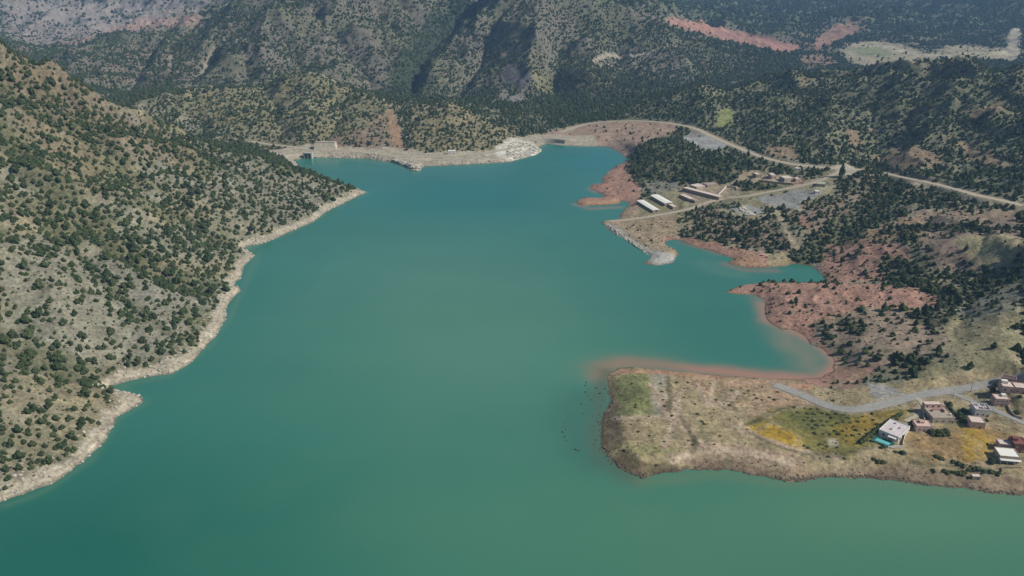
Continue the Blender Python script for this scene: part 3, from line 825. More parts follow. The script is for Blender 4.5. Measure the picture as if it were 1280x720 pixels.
wline([(905,330),(930,338),(970,338)], 6, SEDR * 0.8, 0.5)
wline([(850,303),(900,318)], 4, SEDR * 0.7, 0.5)
wline([(880,330),(900,340),(930,345)], 12, np.array([0.09, 0.2, 0.14]), 0.5)
wline([(5,632),(60,612),(113,575),(147,524),(183,503),(147,484),(213,470),(262,432),(284,401),(305,360),(322,318),(310,309),(356,295),(435,254),(463,240)], 3.5, np.array([0.10, 0.2, 0.13]), 0.45)
wm, nt, b = new_mat('lake_water', 0.14)
N = nt.nodes; L = nt.links
b.inputs['IOR'].default_value = 1.33; b.inputs['Specular IOR Level'].default_value = 0.5
att = N.new('ShaderNodeVertexColor'); att.layer_name = 'Col'
geo = N.new('ShaderNodeNewGeometry')
L.new(att.outputs['Color'], b.inputs['Base Color'])
n1 = N.new('ShaderNodeTexNoise'); n1.inputs['Scale'].default_value = 0.35; n1.inputs['Detail'].default_value = 4
n2 = N.new('ShaderNodeTexNoise'); n2.inputs['Scale'].default_value = 0.012; n2.inputs['Detail'].default_value = 4
L.new(geo.outputs['Position'], n1.inputs['Vector']); L.new(geo.outputs['Position'], n2.inputs['Vector'])
bp = N.new('ShaderNodeBump'); bp.inputs['Distance'].default_value = 0.25; bp.inputs['Strength'].default_value = 0.5
L.new(n1.outputs['Fac'], bp.inputs['Height']); L.new(bp.outputs['Normal'], b.inputs['Normal'])
rr = N.new('ShaderNodeMapRange'); rr.inputs[1].default_value = 0.35; rr.inputs[2].default_value = 0.65; rr.inputs[3].default_value = 0.12; rr.inputs[4].default_value = 0.24
L.new(n2.outputs['Fac'], rr.inputs[0]); L.new(rr.outputs[0], b.inputs['Roughness'])
water = grid_mesh('lake_water', XW, YW, np.zeros_like(XW), sdw < 14, CW, wm)
set_label(water, kind='structure')

# ------------------------------------------------------------------ haze
hb = bpy.data.meshes.new('haze')
hx, hy0, hy1, hz0, hz1 = 8800, -950, 9600, -20, 1060
vs = [(sx * hx, y_, z_) for z_ in (hz0, hz1) for y_ in (hy0, hy1) for sx in (-1, 1)]
hb.from_pydata(vs, [], [(0, 2, 3, 1), (4, 5, 7, 6), (0, 1, 5, 4), (2, 6, 7, 3), (0, 4, 6, 2), (1, 3, 7, 5)])
hm = bpy.data.materials.new('haze_air'); hm.use_nodes = True
nt = hm.node_tree
nt.nodes.remove(nt.nodes['Principled BSDF'])
pv = nt.nodes.new('ShaderNodeVolumePrincipled')
pv.inputs['Density'].default_value = HAZE_DENSITY
pv.inputs['Color'].default_value = (*HAZE_COLOR, 1)
nt.links.new(pv.outputs[0], nt.nodes['Material Output'].inputs['Volume'])
hb.materials.append(hm)
haze = bpy.data.objects.new('haze', hb); COL.objects.link(haze)
set_label(haze, kind='stuff')

# ------------------------------------------------------------------ roads
MATS = {
 'gravel_pale': noise_mat('pale_gravel', (0.42, 0.37, 0.27), 0.15, 0.5),
 'gravel': noise_mat('grey_gravel', (0.30, 0.29, 0.26), 0.14, 0.4),
 'dirt': noise_mat('packed_dirt', (0.40, 0.34, 0.25), 0.16, 0.4),
}
def resample(P, step):
    d = np.concatenate([[0], np.cumsum(np.hypot(*np.diff(P[:, :2], axis=0).T))])
    q = np.linspace(0, d[-1], max(2, int(d[-1] / step)))
    return np.stack([np.interp(q, d, P[:, k]) for k in range(P.shape[1])], -1)
def road_mesh(name, P, width, mat, lift=0.22):
    P = resample(P, 3.5)
    T = np.gradient(P[:, :2], axis=0); T /= np.hypot(T[:, 0], T[:, 1])[:, None] + 1e-9
    Nn = np.stack([-T[:, 1], T[:, 0]], -1)
    vs = []; fs = []
    offs = np.array([-0.5, -0.25, 0, 0.25, 0.5])
    rr_ = fbm(P[:, 0], P[:, 1], 12, 2, 3) * 0.12
    for i in range(len(P)):
        for o in offs:
            q = P[i, :2] + Nn[i] * (o * width * (1 + rr_[i] * (1 if abs(o) == .5 else 0)))
            z = float(height(np.array([q[0]]), np.array([q[1]]))[0]) + lift + 0.08 * (1 - abs(o) * 2)
            vs.append((q[0], q[1], z))
    for i in range(len(P) - 1):
        for k_ in range(4):
            a_ = i * 5 + k_
            fs.append((a_, a_ + 1, a_ + 6, a_ + 5))
    me = bpy.data.meshes.new(name); me.from_pydata(vs, [], fs); me.materials.append(mat)
    for p in me.polygons: p.use_smooth = True
    o = bpy.data.objects.new(name, me); COL.objects.link(o)
    return set_label(o, kind='structure')
for nme, P in ROADW.items():
    road_mesh(nme, P, ROADS[nme][1], MATS[ROADS[nme][2]])

# ------------------------------------------------------------------ object helpers
def empty(name, loc, rz=0.0, label=None, cat=None, group=None):
    o = bpy.data.objects.new(name, None); COL.objects.link(o)
    o.location = loc; o.rotation_euler = (0, 0, rz); o.empty_display_size = 1
    return set_label(o, label, cat, group)

class MB:
    """collects shapes into one mesh"""
    def __init__(s): s.v = []; s.f = []
    def poly(s, verts, faces):
        k = len(s.v); s.v += [tuple(map(float, q)) for q in verts]; s.f += [tuple(k + i for i in f) for f in faces]; return s
    def box(s, x0, x1, y0, y1, z0, z1):
        return s.poly([(x0,y0,z0),(x1,y0,z0),(x1,y1,z0),(x0,y1,z0),(x0,y0,z1),(x1,y0,z1),(x1,y1,z1),(x0,y1,z1)],
                      [(0,3,2,1),(4,5,6,7),(0,1,5,4),(1,2,6,5),(2,3,7,6),(3,0,4,7)])
    def tube(s, a, b, r0, r1, n=7):
        a = Vector(a); b = Vector(b); d = (b - a).normalized()
        u = d.orthogonal().normalized(); v = d.cross(u)
        vs = []
        for c, r in ((a, r0), (b, r1)):
            for k in range(n):
                t = 2 * math.pi * k / n
                vs.append(c + (u * math.cos(t) + v * math.sin(t)) * r)
        fs = [(k, (k + 1) % n, n + (k + 1) % n, n + k) for k in range(n)] + [tuple(range(n))[::-1], tuple(range(n, 2 * n))]
        return s.poly(vs, fs)
    def build(s, name, mat, parent=None, smooth_=False, bevel=0):
        me = bpy.data.meshes.new(name); me.from_pydata(s.v, [], s.f); me.materials.append(mat)
        if smooth_:
            for p in me.polygons: p.use_smooth = True
        o = bpy.data.objects.new(name, me); COL.objects.link(o)
        if parent: o.parent = parent
        if bevel:
            md = o.modifiers.new('bevel', 'BEVEL'); md.width = bevel; md.segments = 2
        return o

def ground_z(x, y): return float(height(np.array([float(x)]), np.array([float(y)]))[0])

# ------------------------------------------------------------------ plants
def foliage_mat(name, ca, cb):
    m, nt, b = new_mat(name, 0.85)
    N = nt.nodes; L = nt.links
    oi = N.new('ShaderNodeObjectInfo'); geo = N.new('ShaderNodeNewGeometry')
    n = N.new('ShaderNodeTexNoise'); n.inputs['Scale'].default_value = 1.1; n.inputs['Detail'].default_value = 3
    L.new(geo.outputs['Position'], n.inputs['Vector'])
    mx = N.new('ShaderNodeMix'); mx.data_type = 'RGBA'
    mx.inputs[6].default_value = (*ca, 1); mx.inputs[7].default_value = (*cb, 1)
    ad = N.new('ShaderNodeMath'); ad.operation = 'MULTIPLY_ADD'; ad.inputs[1].default_value = 0.55
    sb = N.new('ShaderNodeMath'); sb.operation = 'MULTIPLY'; sb.inputs[1].default_value = 0.5
    L.new(n.outputs['Fac'], sb.inputs[0]); L.new(oi.outputs['Random'], ad.inputs[0]); L.new(sb.outputs[0], ad.inputs[2])
    L.new(ad.outputs[0], mx.inputs[0]); L.new(mx.outputs[2], b.inputs['Base Color'])
    b.inputs['Specular IOR Level'].default_value = 0.15
    return m
FOL = foliage_mat('juniper_foliage', (0.020, 0.042, 0.018), (0.082, 0.104, 0.040))
FOLB = foliage_mat('shrub_foliage', (0.035, 0.050, 0.018), (0.085, 0.10, 0.035))
FOLD = foliage_mat('dry_scrub', (0.045, 0.045, 0.03), (0.075, 0.07, 0.04))
BARK = noise_mat('bark', (0.10, 0.075, 0.05), 0.3, 3)

def ico(sub):
    bm = bmesh.new(); bmesh.ops.create_icosphere(bm, subdivisions=sub, radius=1)
    v = np.array([q.co[:] for q in bm.verts]); f = [tuple(x.index for x in fc.verts) for fc in bm.faces]
    bm.free(); return v, f
ICO1 = ico(2)
def crown_mesh(name, seed, tall=1.2, lobes=7, leaves=150, mat=None, wide=1.0):
    r = np.random.default_rng(seed); mb = MB()
    cen = []
    for k_ in range(lobes):
        t = k_ / max(1, lobes - 1)
        z = tall * (0.28 + 0.62 * t * 1.15)
        ra = (1 - t) * 0.55 * wide; an = k_ * 2.4 + r.uniform(-.5, .5)
        c = np.array([math.cos(an) * ra, math.sin(an) * ra, z]); R = (0.58 - 0.26 * t) * r.uniform(0.85, 1.15)
        cen.append((c, R))
        v = ICO1[0] * (1 + 0.26 * r.standard_normal((len(ICO1[0]), 1)).clip(-1.6, 1.6))
        mb.poly(c + v * R * np.array([1, 1, 0.9]), ICO1[1])
    for _ in range(leaves):
        c, R = cen[r.integers(lobes)]
        d = r.standard_normal(3); d /= np.linalg.norm(d)
        p = c + d * R * r.uniform(0.95, 1.32); p[2] = max(p[2], 0.05)
        q = r.standard_normal((3, 3)) * 0.10 * R * 1.7
        mb.poly(p + q, [(0, 1, 2)])
    me = bpy.data.meshes.new(name); me.from_pydata(mb.v, [], mb.f); me.materials.append(mat or FOL)
    return me
def trunk_mesh(name, seed, tall):
    r = random.Random(seed); mb = MB()
    top = Vector((r.uniform(-.06, .06), r.uniform(-.06, .06), tall * 0.75))
    mb.tube((0, 0, -0.25), top * 0.45, 0.10, 0.07); mb.tube(top * 0.44, top, 0.07, 0.03)
    for k_ in range(4):
        a_ = k_ * 1.6 + r.uniform(0, 1)
        mb.tube(top * (0.3 + 0.12 * k_), (math.cos(a_) * 0.4, math.sin(a_) * 0.4, tall * (0.45 + 0.12 * k_)), 0.04, 0.015, 5)
    me = bpy.data.meshes.new(name); me.from_pydata(mb.v, [], mb.f); me.materials.append(BARK)
    return me
TREE = []
for k_, (tl, lb) in enumerate([(1.5, 7), (1.15, 8), (1.9, 8), (1.3, 6), (1.05, 7), (1.65, 9)]):
    TREE.append((crown_mesh('crown', 100 + k_, tl, lb), trunk_mesh('trunk', 200 + k_, tl)))
SHRUB = [crown_mesh('shrub', 300 + k_, 0.75, 6, 130, FOLB, 1.25) for k_ in range(4)]
SCRUB = [crown_mesh('scrub', 320 + k_, 0.65, 5, 120, FOLD, 1.2) for k_ in range(3)]
BUSHY = [crown_mesh('crown', 340 + k_, 1.0, 9, 260, FOLB, 1.2) for k_ in range(3)]

# seeding: a jittered grid of planting cells, kept or dropped by the local plant density
def seedcells(x0, x1, y0, y1, cell, r):
    gx_, gy_ = np.meshgrid(np.arange(x0, x1, cell), np.arange(y0, y1, cell))
    gx_ = gx_ + r.uniform(-.48, .48, gx_.shape) * cell; gy_ = gy_ + r.uniform(-.48, .48, gy_.shape) * cell
    return gx_.ravel(), gy_.ravel()
PX_, PY_, PS_ = [], [], []
for (y0, y1, cell, base) in ((60, 1250, 5.4, 1.8), (1250, 1700, 5.6, 1.85), (1700, 2500, 6.2, 2.1), (2500, 3400, 8.8, 3.1), (3400, 5400, 14, 4.8)):
    half = 0.72 * (y1 + 150) + 120
    gx_, gy_ = seedcells(-half, half, y0, y1, cell, rng)
    ok = np.abs(gx_) < 0.72 * (gy_ + 150) + 120
    gx_, gy_ = gx_[ok], gy_[ok]
    i_, j_ = to_uv(gx_, gy_, NU, NS)
    dens = bil(D, i_, j_); sdq = bil(SD, i_, j_)
    cl = fbm(gx_, gy_, 38, 3, 111)
    p = dens + 0.5 * cl * (dens > 0.12) * (dens < 0.95)
    p = np.where(dens < 0.25, dens * 0.7 + 0.2 * cl * dens, p)
    kp = (rng.random(len(gx_)) < p) & (sdq > 4)
    gx_, gy_, dd = gx_[kp], gy_[kp], dens[kp]
    sz = base * np.where((gx_ < -100) & (gy_ < 1250), 1.04, 1.0) * np.exp(rng.normal(0, 0.38, len(gx_)).clip(-1.0, 0.62)) * (0.72 + 0.42 * np.clip(dd, 0, 1))
    PX_.append(gx_); PY_.append(gy_); PS_.append(sz)
TX = np.concatenate(PX_); TY = np.concatenate(PY_); TS = np.concatenate(PS_)
i_, j_ = to_uv(TX, TY, NU, NS); TZ = bil(Z, i_, j_)
# plants wholly behind a ridge show nothing and are left out well beyond the crest
qx_, qy_, qf_ = project(TX, TY, TZ + TS)
vis = np.ones(len(TX), bool)
for a_ in np.linspace(0.35, 0.985, 40):
    zz = (TZ + TS * 2 + 28) * a_ + CAM_H * (1 - a_)
    ii, jj = to_uv(TX * a_, TY * a_, NU, NS)
    vis &= bil(Z, ii, jj) < zz
TX, TY, TZ, TS = TX[vis], TY[vis], TZ[vis], TS[vis]
TA = rng.uniform(0.72, 1.28, len(TX)); TV = rng.integers(0, 6, len(TX)); TR = rng.uniform(0, 2 * math.pi, len(TX)); TW = rng.uniform(0.7, 1.35, len(TX))
qx_, qy_, qf_ = project(TX, TY, TZ + TS)
blocked = np.zeros(len(TX), bool)
for a_ in np.linspace(0.35, 0.99, 50):
    zz = (TZ + TS * 1.2) * a_ + CAM_H * (1 - a_)
    ii, jj = to_uv(TX * a_, TY * a_, NU, NS)
    blocked |= bil(Z, ii, jj) > zz
show = (qx_ > 8) & (qx_ < 1272) & (qy_ > 4) & (qy_ < 716) & ~blocked
rank = np.where(show, TS / qf_, 0)
pick = np.argsort(-rank)[:300]
ispick = np.zeros(len(TX), bool); ispick[pick] = True
print('plants', len(TX), 'in view', show.sum())

SPUR = lambda px, py: px < 185 and py > 455
def tree_words(k):
    px, py, x, y = qx_[k], qy_[k], TX[k], TY[k]
    s = ['very small', 'small', 'medium', 'broad', 'large'][int(np.clip((TS[k] - 1.5) / 0.55, 0, 4))]
    form = ['upright', 'rounded', 'tall conical', 'rounded', 'low domed', 'tall ragged'][TV[k]]
    sdv = float(bil(SD, *[np.array([q]) for q in to_uv(np.array([x]), np.array([y]), NU, NS)])[0])
    if px < 400:
        if SPUR(px, py):
            place = 'on the foreground spur at lower left'
            g = 'juniper trees on the foreground spur'
            sub_ = 'on the foreground spur just above its shore rock' if sdv < 40 else ('halfway up the foreground spur' if sdv < 75 else 'high on the foreground spur')
            if py < 490: sub_ = 'in the green gully behind the foreground spur'
        else:
            place = 'on the left hillside above the lake'
            g = 'juniper trees on the left hillside'
            sub_ = 'by the shore band of the left hill' if sdv < 45 else ('on the grey stony left hillside' if py > 330 else 'on the upper left hillside')
    else:
        place = 'on the right shore slopes'
        g = 'trees on the right shore'
        sub_ = 'in the grove above the village road' if py > 430 else 'on the red hills right of the lake'
    return f'{s} {form} tree {sub_}', g
for k in pick:
    lab, grp = tree_words(k)
    e = empty('juniper_tree', (TX[k], TY[k], TZ[k] - 0.15), TR[k], lab, 'tree', grp)
    s_ = TS[k]
    for nm, me in (('crown', TREE[TV[k]][0]), ('trunk', TREE[TV[k]][1])):
        o = bpy.data.objects.new(nm, me); COL.objects.link(o); o.parent = e
    e.scale = (s_, s_ * TA[k], s_ * TW[k])

# the rest of the wooded slopes: one object whose points carry the same tree shapes
rest = ~ispick
pts = np.stack([TX, TY, TZ - 0.3], -1)[rest].astype(np.float32)
me = bpy.data.meshes.new('woodland'); me.vertices.add(len(pts)); me.vertices.foreach_set('co', pts.ravel())
def pattr(nm, ty, arr, key='value'):
    a = me.attributes.new(nm, ty, 'POINT'); a.data.foreach_set(key, arr)
pattr('vi', 'INT', TV[rest].astype(np.int32))
scl = np.stack([TS, TS * TA, TS * TW], -1)[rest].astype(np.float32)
pattr('scl', 'FLOAT_VECTOR', scl.ravel(), 'vector')
rot = np.zeros((rest.sum(), 3), np.float32); rot[:, 2] = TR[rest]
pattr('rot', 'FLOAT_VECTOR', rot.ravel(), 'vector')
wood = bpy.data.objects.new('woodland', me); COL.objects.link(wood)
set_label(wood, 'countless dark trees and bushes scattered over the far and middle slopes', 'woodland', kind='stuff')
ng = bpy.data.node_groups.new('woodland', 'GeometryNodeTree')
ng.interface.new_socket('Geometry', in_out='INPUT', socket_type='NodeSocketGeometry')
ng.interface.new_socket('Geometry', in_out='OUTPUT', socket_type='NodeSocketGeometry')
gi = ng.nodes.new('NodeGroupInput'); go = ng.nodes.new('NodeGroupOutput')
iop = ng.nodes.new('GeometryNodeInstanceOnPoints'); jn = ng.nodes.new('GeometryNodeJoinGeometry')
protos = {}
for o in COL.objects:
    if o.name.split('.')[0] == 'crown' and o.data.name not in protos: protos[o.data.name] = o
infos = []
for k in range(6):
    oi = ng.nodes.new('GeometryNodeObjectInfo'); oi.transform_space = 'ORIGINAL'
    oi.inputs['Object'].default_value = protos[TREE[k][0].name] if TREE[k][0].name in protos else list(protos.values())[0]
    oi.inputs['As Instance'].default_value = True
    infos.append(oi)
for oi in reversed(infos): ng.links.new(oi.outputs['Geometry'], jn.inputs[0])
def named(nm, ty):
    n_ = ng.nodes.new('GeometryNodeInputNamedAttribute'); n_.data_type = ty; n_.inputs['Name'].default_value = nm
    return next(q for q in n_.outputs if q.enabled and q.name == 'Attribute')
iop.inputs['Pick Instance'].default_value = True
ng.links.new(gi.outputs[0], iop.inputs['Points']); ng.links.new(jn.outputs[0], iop.inputs['Instance'])
ng.links.new(named('vi', 'INT'), iop.inputs['Instance Index'])
ng.links.new(named('rot', 'FLOAT_VECTOR'), iop.inputs['Rotation'])
ng.links.new(named('scl', 'FLOAT_VECTOR'), iop.inputs['Scale'])
ng.links.new(iop.outputs[0], go.inputs[0])
md = wood.modifiers.new('woodland', 'NODES'); md.node_group = ng

# low scrub between the trees: far too many to count
gx_, gy_ = seedcells(-900, 900, 330, 1150, 2.6, rng)
ok = np.abs(gx_) < 0.70 * (gy_ + 150) + 20
gx_, gy_ = gx_[ok], gy_[ok]
i_, j_ = to_uv(gx_, gy_, NU, NS)
sdq = bil(SD, i_, j_); ncq = bil(NC, i_, j_); rgq = bil(ring, i_, j_); zq = bil(Z, i_, j_); dq = bil(D, i_, j_)
cl = fbm(gx_, gy_, 24, 4, 131)
p = np.where(gx_ < 0, 0.17 + 0.25 * cl, 0.17 + 0.4 * cl)
pen = (gx_ > 60) & (gy_ < 590)
p = np.where(pen, 0.07 + 0.5 * np.clip(cl, 0, 1), p)
p = p * (1 - ncq) * (1 - rgq) * (sdq > 2.5) * (rng.random(len(p)) < np.clip(1.5 - gy_ / 1100, 0.2, 1))
kp = rng.random(len(p)) < p
gx_, gy_, zq = gx_[kp], gy_[kp], zq[kp]
gs = np.where(pen[kp], 0.38, 0.52) * np.exp(rng.normal(0, 0.4, len(gx_)))
print('scrub', len(gx_))
me = bpy.data.meshes.new('low_scrub'); me.vertices.add(len(gx_)); me.vertices.foreach_set('co', np.stack([gx_, gy_, zq - 0.05], -1).astype(np.float32).ravel())
pattr('vi', 'INT', rng.integers(0, 6, len(gx_)).astype(np.int32))
pattr('scl', 'FLOAT_VECTOR', np.stack([gs * 1.2, gs, gs], -1).astype(np.float32).ravel(), 'vector')
rot = np.zeros((len(gx_), 3), np.float32); rot[:, 2] = rng.uniform(0, 6.28, len(gx_)); pattr('rot', 'FLOAT_VECTOR', rot.ravel(), 'vector')
scrub = bpy.data.objects.new('low_scrub', me); COL.objects.link(scrub)
set_label(scrub, 'low olive scrub and tussocks dotted over the dry ground around the lake', 'scrub', kind='stuff')

# ------------------------------------------------------------------ building materials
WHITE = noise_mat('white_plaster', (0.68, 0.64, 0.58), 0.08, 0.6)
PEACH = noise_mat('pink_plaster', (0.60, 0.42, 0.35), 0.1, 0.5)
ROSE = noise_mat('rose_plaster', (0.50, 0.33, 0.28), 0.12, 0.5)
BEIGE = noise_mat('beige_plaster', (0.45, 0.37, 0.29), 0.1, 0.5)
LILAC = noise_mat('pale_roof_screed', (0.56, 0.50, 0.49), 0.12, 0.5)
PEACHROOF = noise_mat('peach_roof_screed', (0.60, 0.50, 0.42), 0.1, 0.5)
TANROOF = noise_mat('tan_roof_screed', (0.36, 0.30, 0.24), 0.15, 0.5)
BRICK = noise_mat('dark_red_brick', (0.20, 0.085, 0.07), 0.25, 1.2)
SHEET = noise_mat('white_sheet_roof', (0.78, 0.76, 0.68), 0.05, 0.4, 0.5)
MUD = noise_mat('mud_wall', (0.34, 0.27, 0.19), 0.18, 0.6)
CONCM = noise_mat('bare_concrete', (0.40, 0.37, 0.31), 0.15, 0.3)
GLASS, nt_, b_ = new_mat('window_glass', 0.12); b_.inputs['Base Color'].default_value = (0.03, 0.035, 0.04, 1); b_.inputs['Specular IOR Level'].default_value = 0.5
FRAME = noise_mat('window_frame', (0.5, 0.47, 0.42), 0.06, 2)
DOORM = noise_mat('door_metal', (0.13, 0.09, 0.06), 0.15, 2, 0.6)
METAL = noise_mat('grey_metal', (0.3, 0.3, 0.3), 0.1, 2, 0.5)
FELT_SHADE = noise_mat('dark_felt_and_opening_shade', (0.10, 0.075, 0.07), 0.2, 0.8)  # felt of the shed roof, also the painted shade of roof openings
POOLW, nt_, b_ = new_mat('pool_water', 0.06); b_.inputs['Base Color'].default_value = (0.13, 0.46, 0.46, 1)
POOLT = noise_mat('pool_surround', (0.02, 0.10, 0.08), 0.1, 1.5, 0.6)
ROCK = noise_mat('pale_rock', (0.42, 0.38, 0.31), 0.2, 0.8)
WOODP = noise_mat('weathered_wood', (0.16, 0.12, 0.09), 0.2, 2)

def site(kx):
    v = SITES[kx]; p = SITEW[kx]
    return (float(p[0]), float(p[1]), ground_z(p[0], p[1])), math.radians(v[5]), v[2], v[3], v[4]

def add_window(e, x, z, side, w_, h_, W_, D_, kind='window'):
    """side: 'f' front (towards the lake camera), 'r' right, 'l' left"""
    def bx(mb, a0, a1, z0, z1, out0, out1):
        if side == 'f': mb.box(a0, a1, -D_ / 2 - out1, -D_ / 2 - out0, z0, z1)
        elif side == 'b': mb.box(a0, a1, D_ / 2 + out0, D_ / 2 + out1, z0, z1)
        elif side == 'r': mb.box(W_ / 2 + out0, W_ / 2 + out1, a0, a1, z0, z1)
        else: mb.box(-W_ / 2 - out1, -W_ / 2 - out0, a0, a1, z0, z1)
    mb = MB()
    t = 0.12
    bx(mb, x - w_/2 - t, x - w_/2, z, z + h_, -0.1, 0.07); bx(mb, x + w_/2, x + w_/2 + t, z, z + h_, -0.1, 0.07)
    bx(mb, x - w_/2 - t, x + w_/2 + t, z + h_, z + h_ + t, -0.1, 0.07)
    if kind == 'window': bx(mb, x - w_/2 - t - .05, x + w_/2 + t + .05, z - t, z, -0.1, 0.16)
    f = mb.build(kind if kind == 'window' else 'door', FRAME, e)
    pn = MB(); bx(pn, x - w_/2, x + w_/2, z, z + h_, -0.06, 0.02)
    pn.build('pane' if kind == 'window' else 'door_leaf', GLASS if kind == 'window' else DOORM, f)

def flat_roof(e, w_, d_, z, mat, wallmat, par=0.5, x0=0, y0=0, nm='roof'):
    mb = MB().box(x0 - w_/2 + .2, x0 + w_/2 - .2, y0 - d_/2 + .2, y0 + d_/2 - .2, z - 0.05, z + 0.12)
    r = mb.build(nm, mat, e)
    p = MB(); t = 0.22
    p.box(x0 - w_/2 - .06, x0 + w_/2 + .06, y0 - d_/2 - .06, y0 - d_/2 + t, z, z + par)
    p.box(x0 - w_/2 - .06, x0 + w_/2 + .06, y0 + d_/2 - t, y0 + d_/2 + .06, z, z + par)
    p.box(x0 - w_/2 - .06, x0 - w_/2 + t, y0 - d_/2 + t, y0 + d_/2 - t, z, z + par)
    p.box(x0 + w_/2 - t, x0 + w_/2 + .06, y0 - d_/2 + t, y0 + d_/2 - t, z, z + par)
    p.build('parapet', wallmat, e)
    return r

def house(kx, name, label, wall, roof, wins=(), door=None, group=None, cat='house', par=0.5):
    loc, rz, w_, d_, h_ = site(kx)
    e = empty(name, loc, rz, label, cat, group)
    MB().box(-w_/2, w_/2, -d_/2, d_/2, -1.6, h_).build('wall', wall, e)
    flat_roof(e, w_, d_, h_, roof, wall, par)
    for (side, a, z, ww, wh) in wins: add_window(e, a, z, side, ww, wh, w_, d_)
    if door: add_window(e, door[1], 0.0, door[0], 1.1, 2.1, w_, d_, 'door')
    return e, w_, d_, h_

# ---- village houses
e, w_, d_, h_ = house('court', 'courtyard_house', 'large beige house with dark courtyard opening and peach rear storey by the driveway', BEIGE, TANROOF,
    [('f', -4.5, 1.2, 1.4, 1.2), ('f', 0, 1.2, 1.4, 1.2), ('f', 4.5, 1.2, 1.4, 1.2), ('l', -4, 1.2, 1.2, 1.2), ('l', 1, 1.2, 1.2, 1.2), ('r', -3, 1.2, 1.2, 1.2), ('r', 3, 1.2, 1.2, 1.2)], ('f', 6.3))
MB().box(-7.2, 4.6, 4.4, 8.3, 4.35, 7.2).build('upper_storey', PEACH, e)
flat_roof(e, 12.0, 4.1, 7.2, PEACHROOF, PEACH, 0.35, -1.3, 6.35, 'upper_roof')
mb = MB(); mb.box(-3.6, 3.4, 1.2, 1.5, 4.3, 6.0); mb.box(3.4, 3.7, -1.6, 1.5, 4.3, 6.0); mb.box(-3.9, -3.6, -0.4, 1.5, 4.3, 6.0)
mb.build('courtyard_wall', ROSE, e)
MB().box(-3.55, 3.35, -1.5, 1.15, 4.17, 4.24).build('courtyard_shade', FELT_SHADE, e)  # dark sheet standing in for the shade inside the courtyard
MB().box(4.8, 7.2, 5.2, 8.2, 4.3, 6.3).build('stair_room', ROSE, e)
for xx in (-5.5, -1.5, 2.5): 
    mb = MB().box(xx - .55, xx + .55, 4.3, 4.39, 5.2, 6.4); mb.build('upper_window', GLASS, e)
MB().tube((5.8, -5, 4.3), (5.8, -5, 5.7), 0.6, 0.6, 12).build('water_tank', WHITE, e)

e, w_, d_, h_ = house('pink', 'small_house', 'small bright pink box house beside the walled pool villa', PEACH, PEACH, [('f', -3, 1.2, 1.2, 1.1), ('f', 2.8, 1.2, 1.2, 1.1), ('l', 0, 1.2, 1.1, 1.1)], ('f', 0))
MB().box(-2, 1, 0, 3, 4.1, 5.6).build('stair_room', ROSE, e)

e, w_, d_, h_ = house('villa', 'pool_villa', 'long low villa with pale lilac flat roof beside the turquoise pool', WHITE, LILAC,
    [('f', -7, .6, 2.6, 2.0), ('f', -2.5, .6, 2.6, 2.0), ('f', 3, .9, 1.4, 1.4), ('f', 7, .9, 1.4, 1.4), ('l', -3, 0.9, 2.2, 1.7), ('l', 3, .9, 1.6, 1.4)], ('f', 0.4))
mb = MB().box(-9.5 - 2.6, -9.56, -5.6, -0.4, 2.75, 2.95)
for yy in (-5.3, -0.7): mb.box(-12.0, -11.75, yy - .12, yy + .12, -0.5, 2.75)
mb.build('pergola', WHITE, e)
for xx, yy in ((-3, 1), (2, -2.5), (6, 2)): MB().box(xx - .7, xx + .7, yy - .5, yy + .5, 3.7, 4.4).build('skylight', METAL, e)
mb = MB().box(-4, 7, -0.1, 0.15, 3.7, 4.0); mb.build('roof_kerb', WHITE, e)

e, w_, d_, h_ = house('white', 'unfinished_house', 'white house with dark square openings in its unfinished roof', WHITE, LILAC,
    [('f', -3, 1.3, 1.2, 1.2), ('f', 0.5, 1.3, 1.2, 1.2), ('r', 0, 1.3, 1.2, 1.2), ('l', 1, 1.3, 1.1, 1.1)], ('f', 3.4), par=0.9)
for xx, yy in ((-2.6, 2.2), (2.0, 2.6), (-0.4, -1.4), (3.0, -1.6)):
    mb = MB(); mb.box(xx - 1, xx + 1, yy - .9, yy + .9, h_ + .13, h_ + .5); mb.build('roof_opening_shade', FELT_SHADE, e)  # solid dark box painting the shade of an open roof bay
    mb = MB()
    for sx in (-1.15, 1.15):
        for sy in (-1.05, 1.05): mb.box(xx + sx - .12, xx + sx + .12, yy + sy - .12, yy + sy + .12, h_ + .1, h_ + 1.5)
    mb.build('column_stub', WHITE, e)

house('peach', 'small_house', 'pink plastered cube house just in front of the white unfinished house', PEACH, PEACHROOF, [('f', -2.4, 1.4, 1.1, 1.1), ('l', 1, 1.4, 1.1, 1.1)], ('f', 1.4))
e, w_, d_, h_ = house('rose', 'two_storey_house', 'two storey rose pink house in front of the cluster at right edge', ROSE, PEACHROOF,
    [('f', -2.8, 0.9, 1.1, 1.1), ('f', 2.9, .9, 1.1, 1.1), ('f', -2.8, 3.5, 1.1, 1.1), ('f', 0, 3.5, 1.1, 1.1), ('f', 2.9, 3.5, 1.1, 1.1), ('l', -1, 3.5, 1.1, 1.1)], ('f', 0))
MB().box(0.6, 3.6, 0.2, 3.0, 5.7, 7.2).build('stair_room', WHITE, e)
e, w_, d_, h_ = house('long', 'long_house', 'pale house with low white flat roof behind the rose pink house', PEACH, PEACHROOF, [('f', -4, 1.2, 1.2, 1.2), ('f', 0, 1.2, 1.2, 1.2), ('f', 4, 1.2, 1.2, 1.2), ('l', 0, 1.2, 1.2, 1.2)], ('f', 2))
MB().box(-5.5, -1.5, 0.5, 3.6, 4.3, 6.4).build('upper_room', WHITE, e)
house('dark', 'farm_shed', 'dark roofed shed beside the gravel road at right edge', ROSE, FELT_SHADE, [('f', -2, 1.2, 1.1, 1.0)], ('f', 1.5), cat='shed')
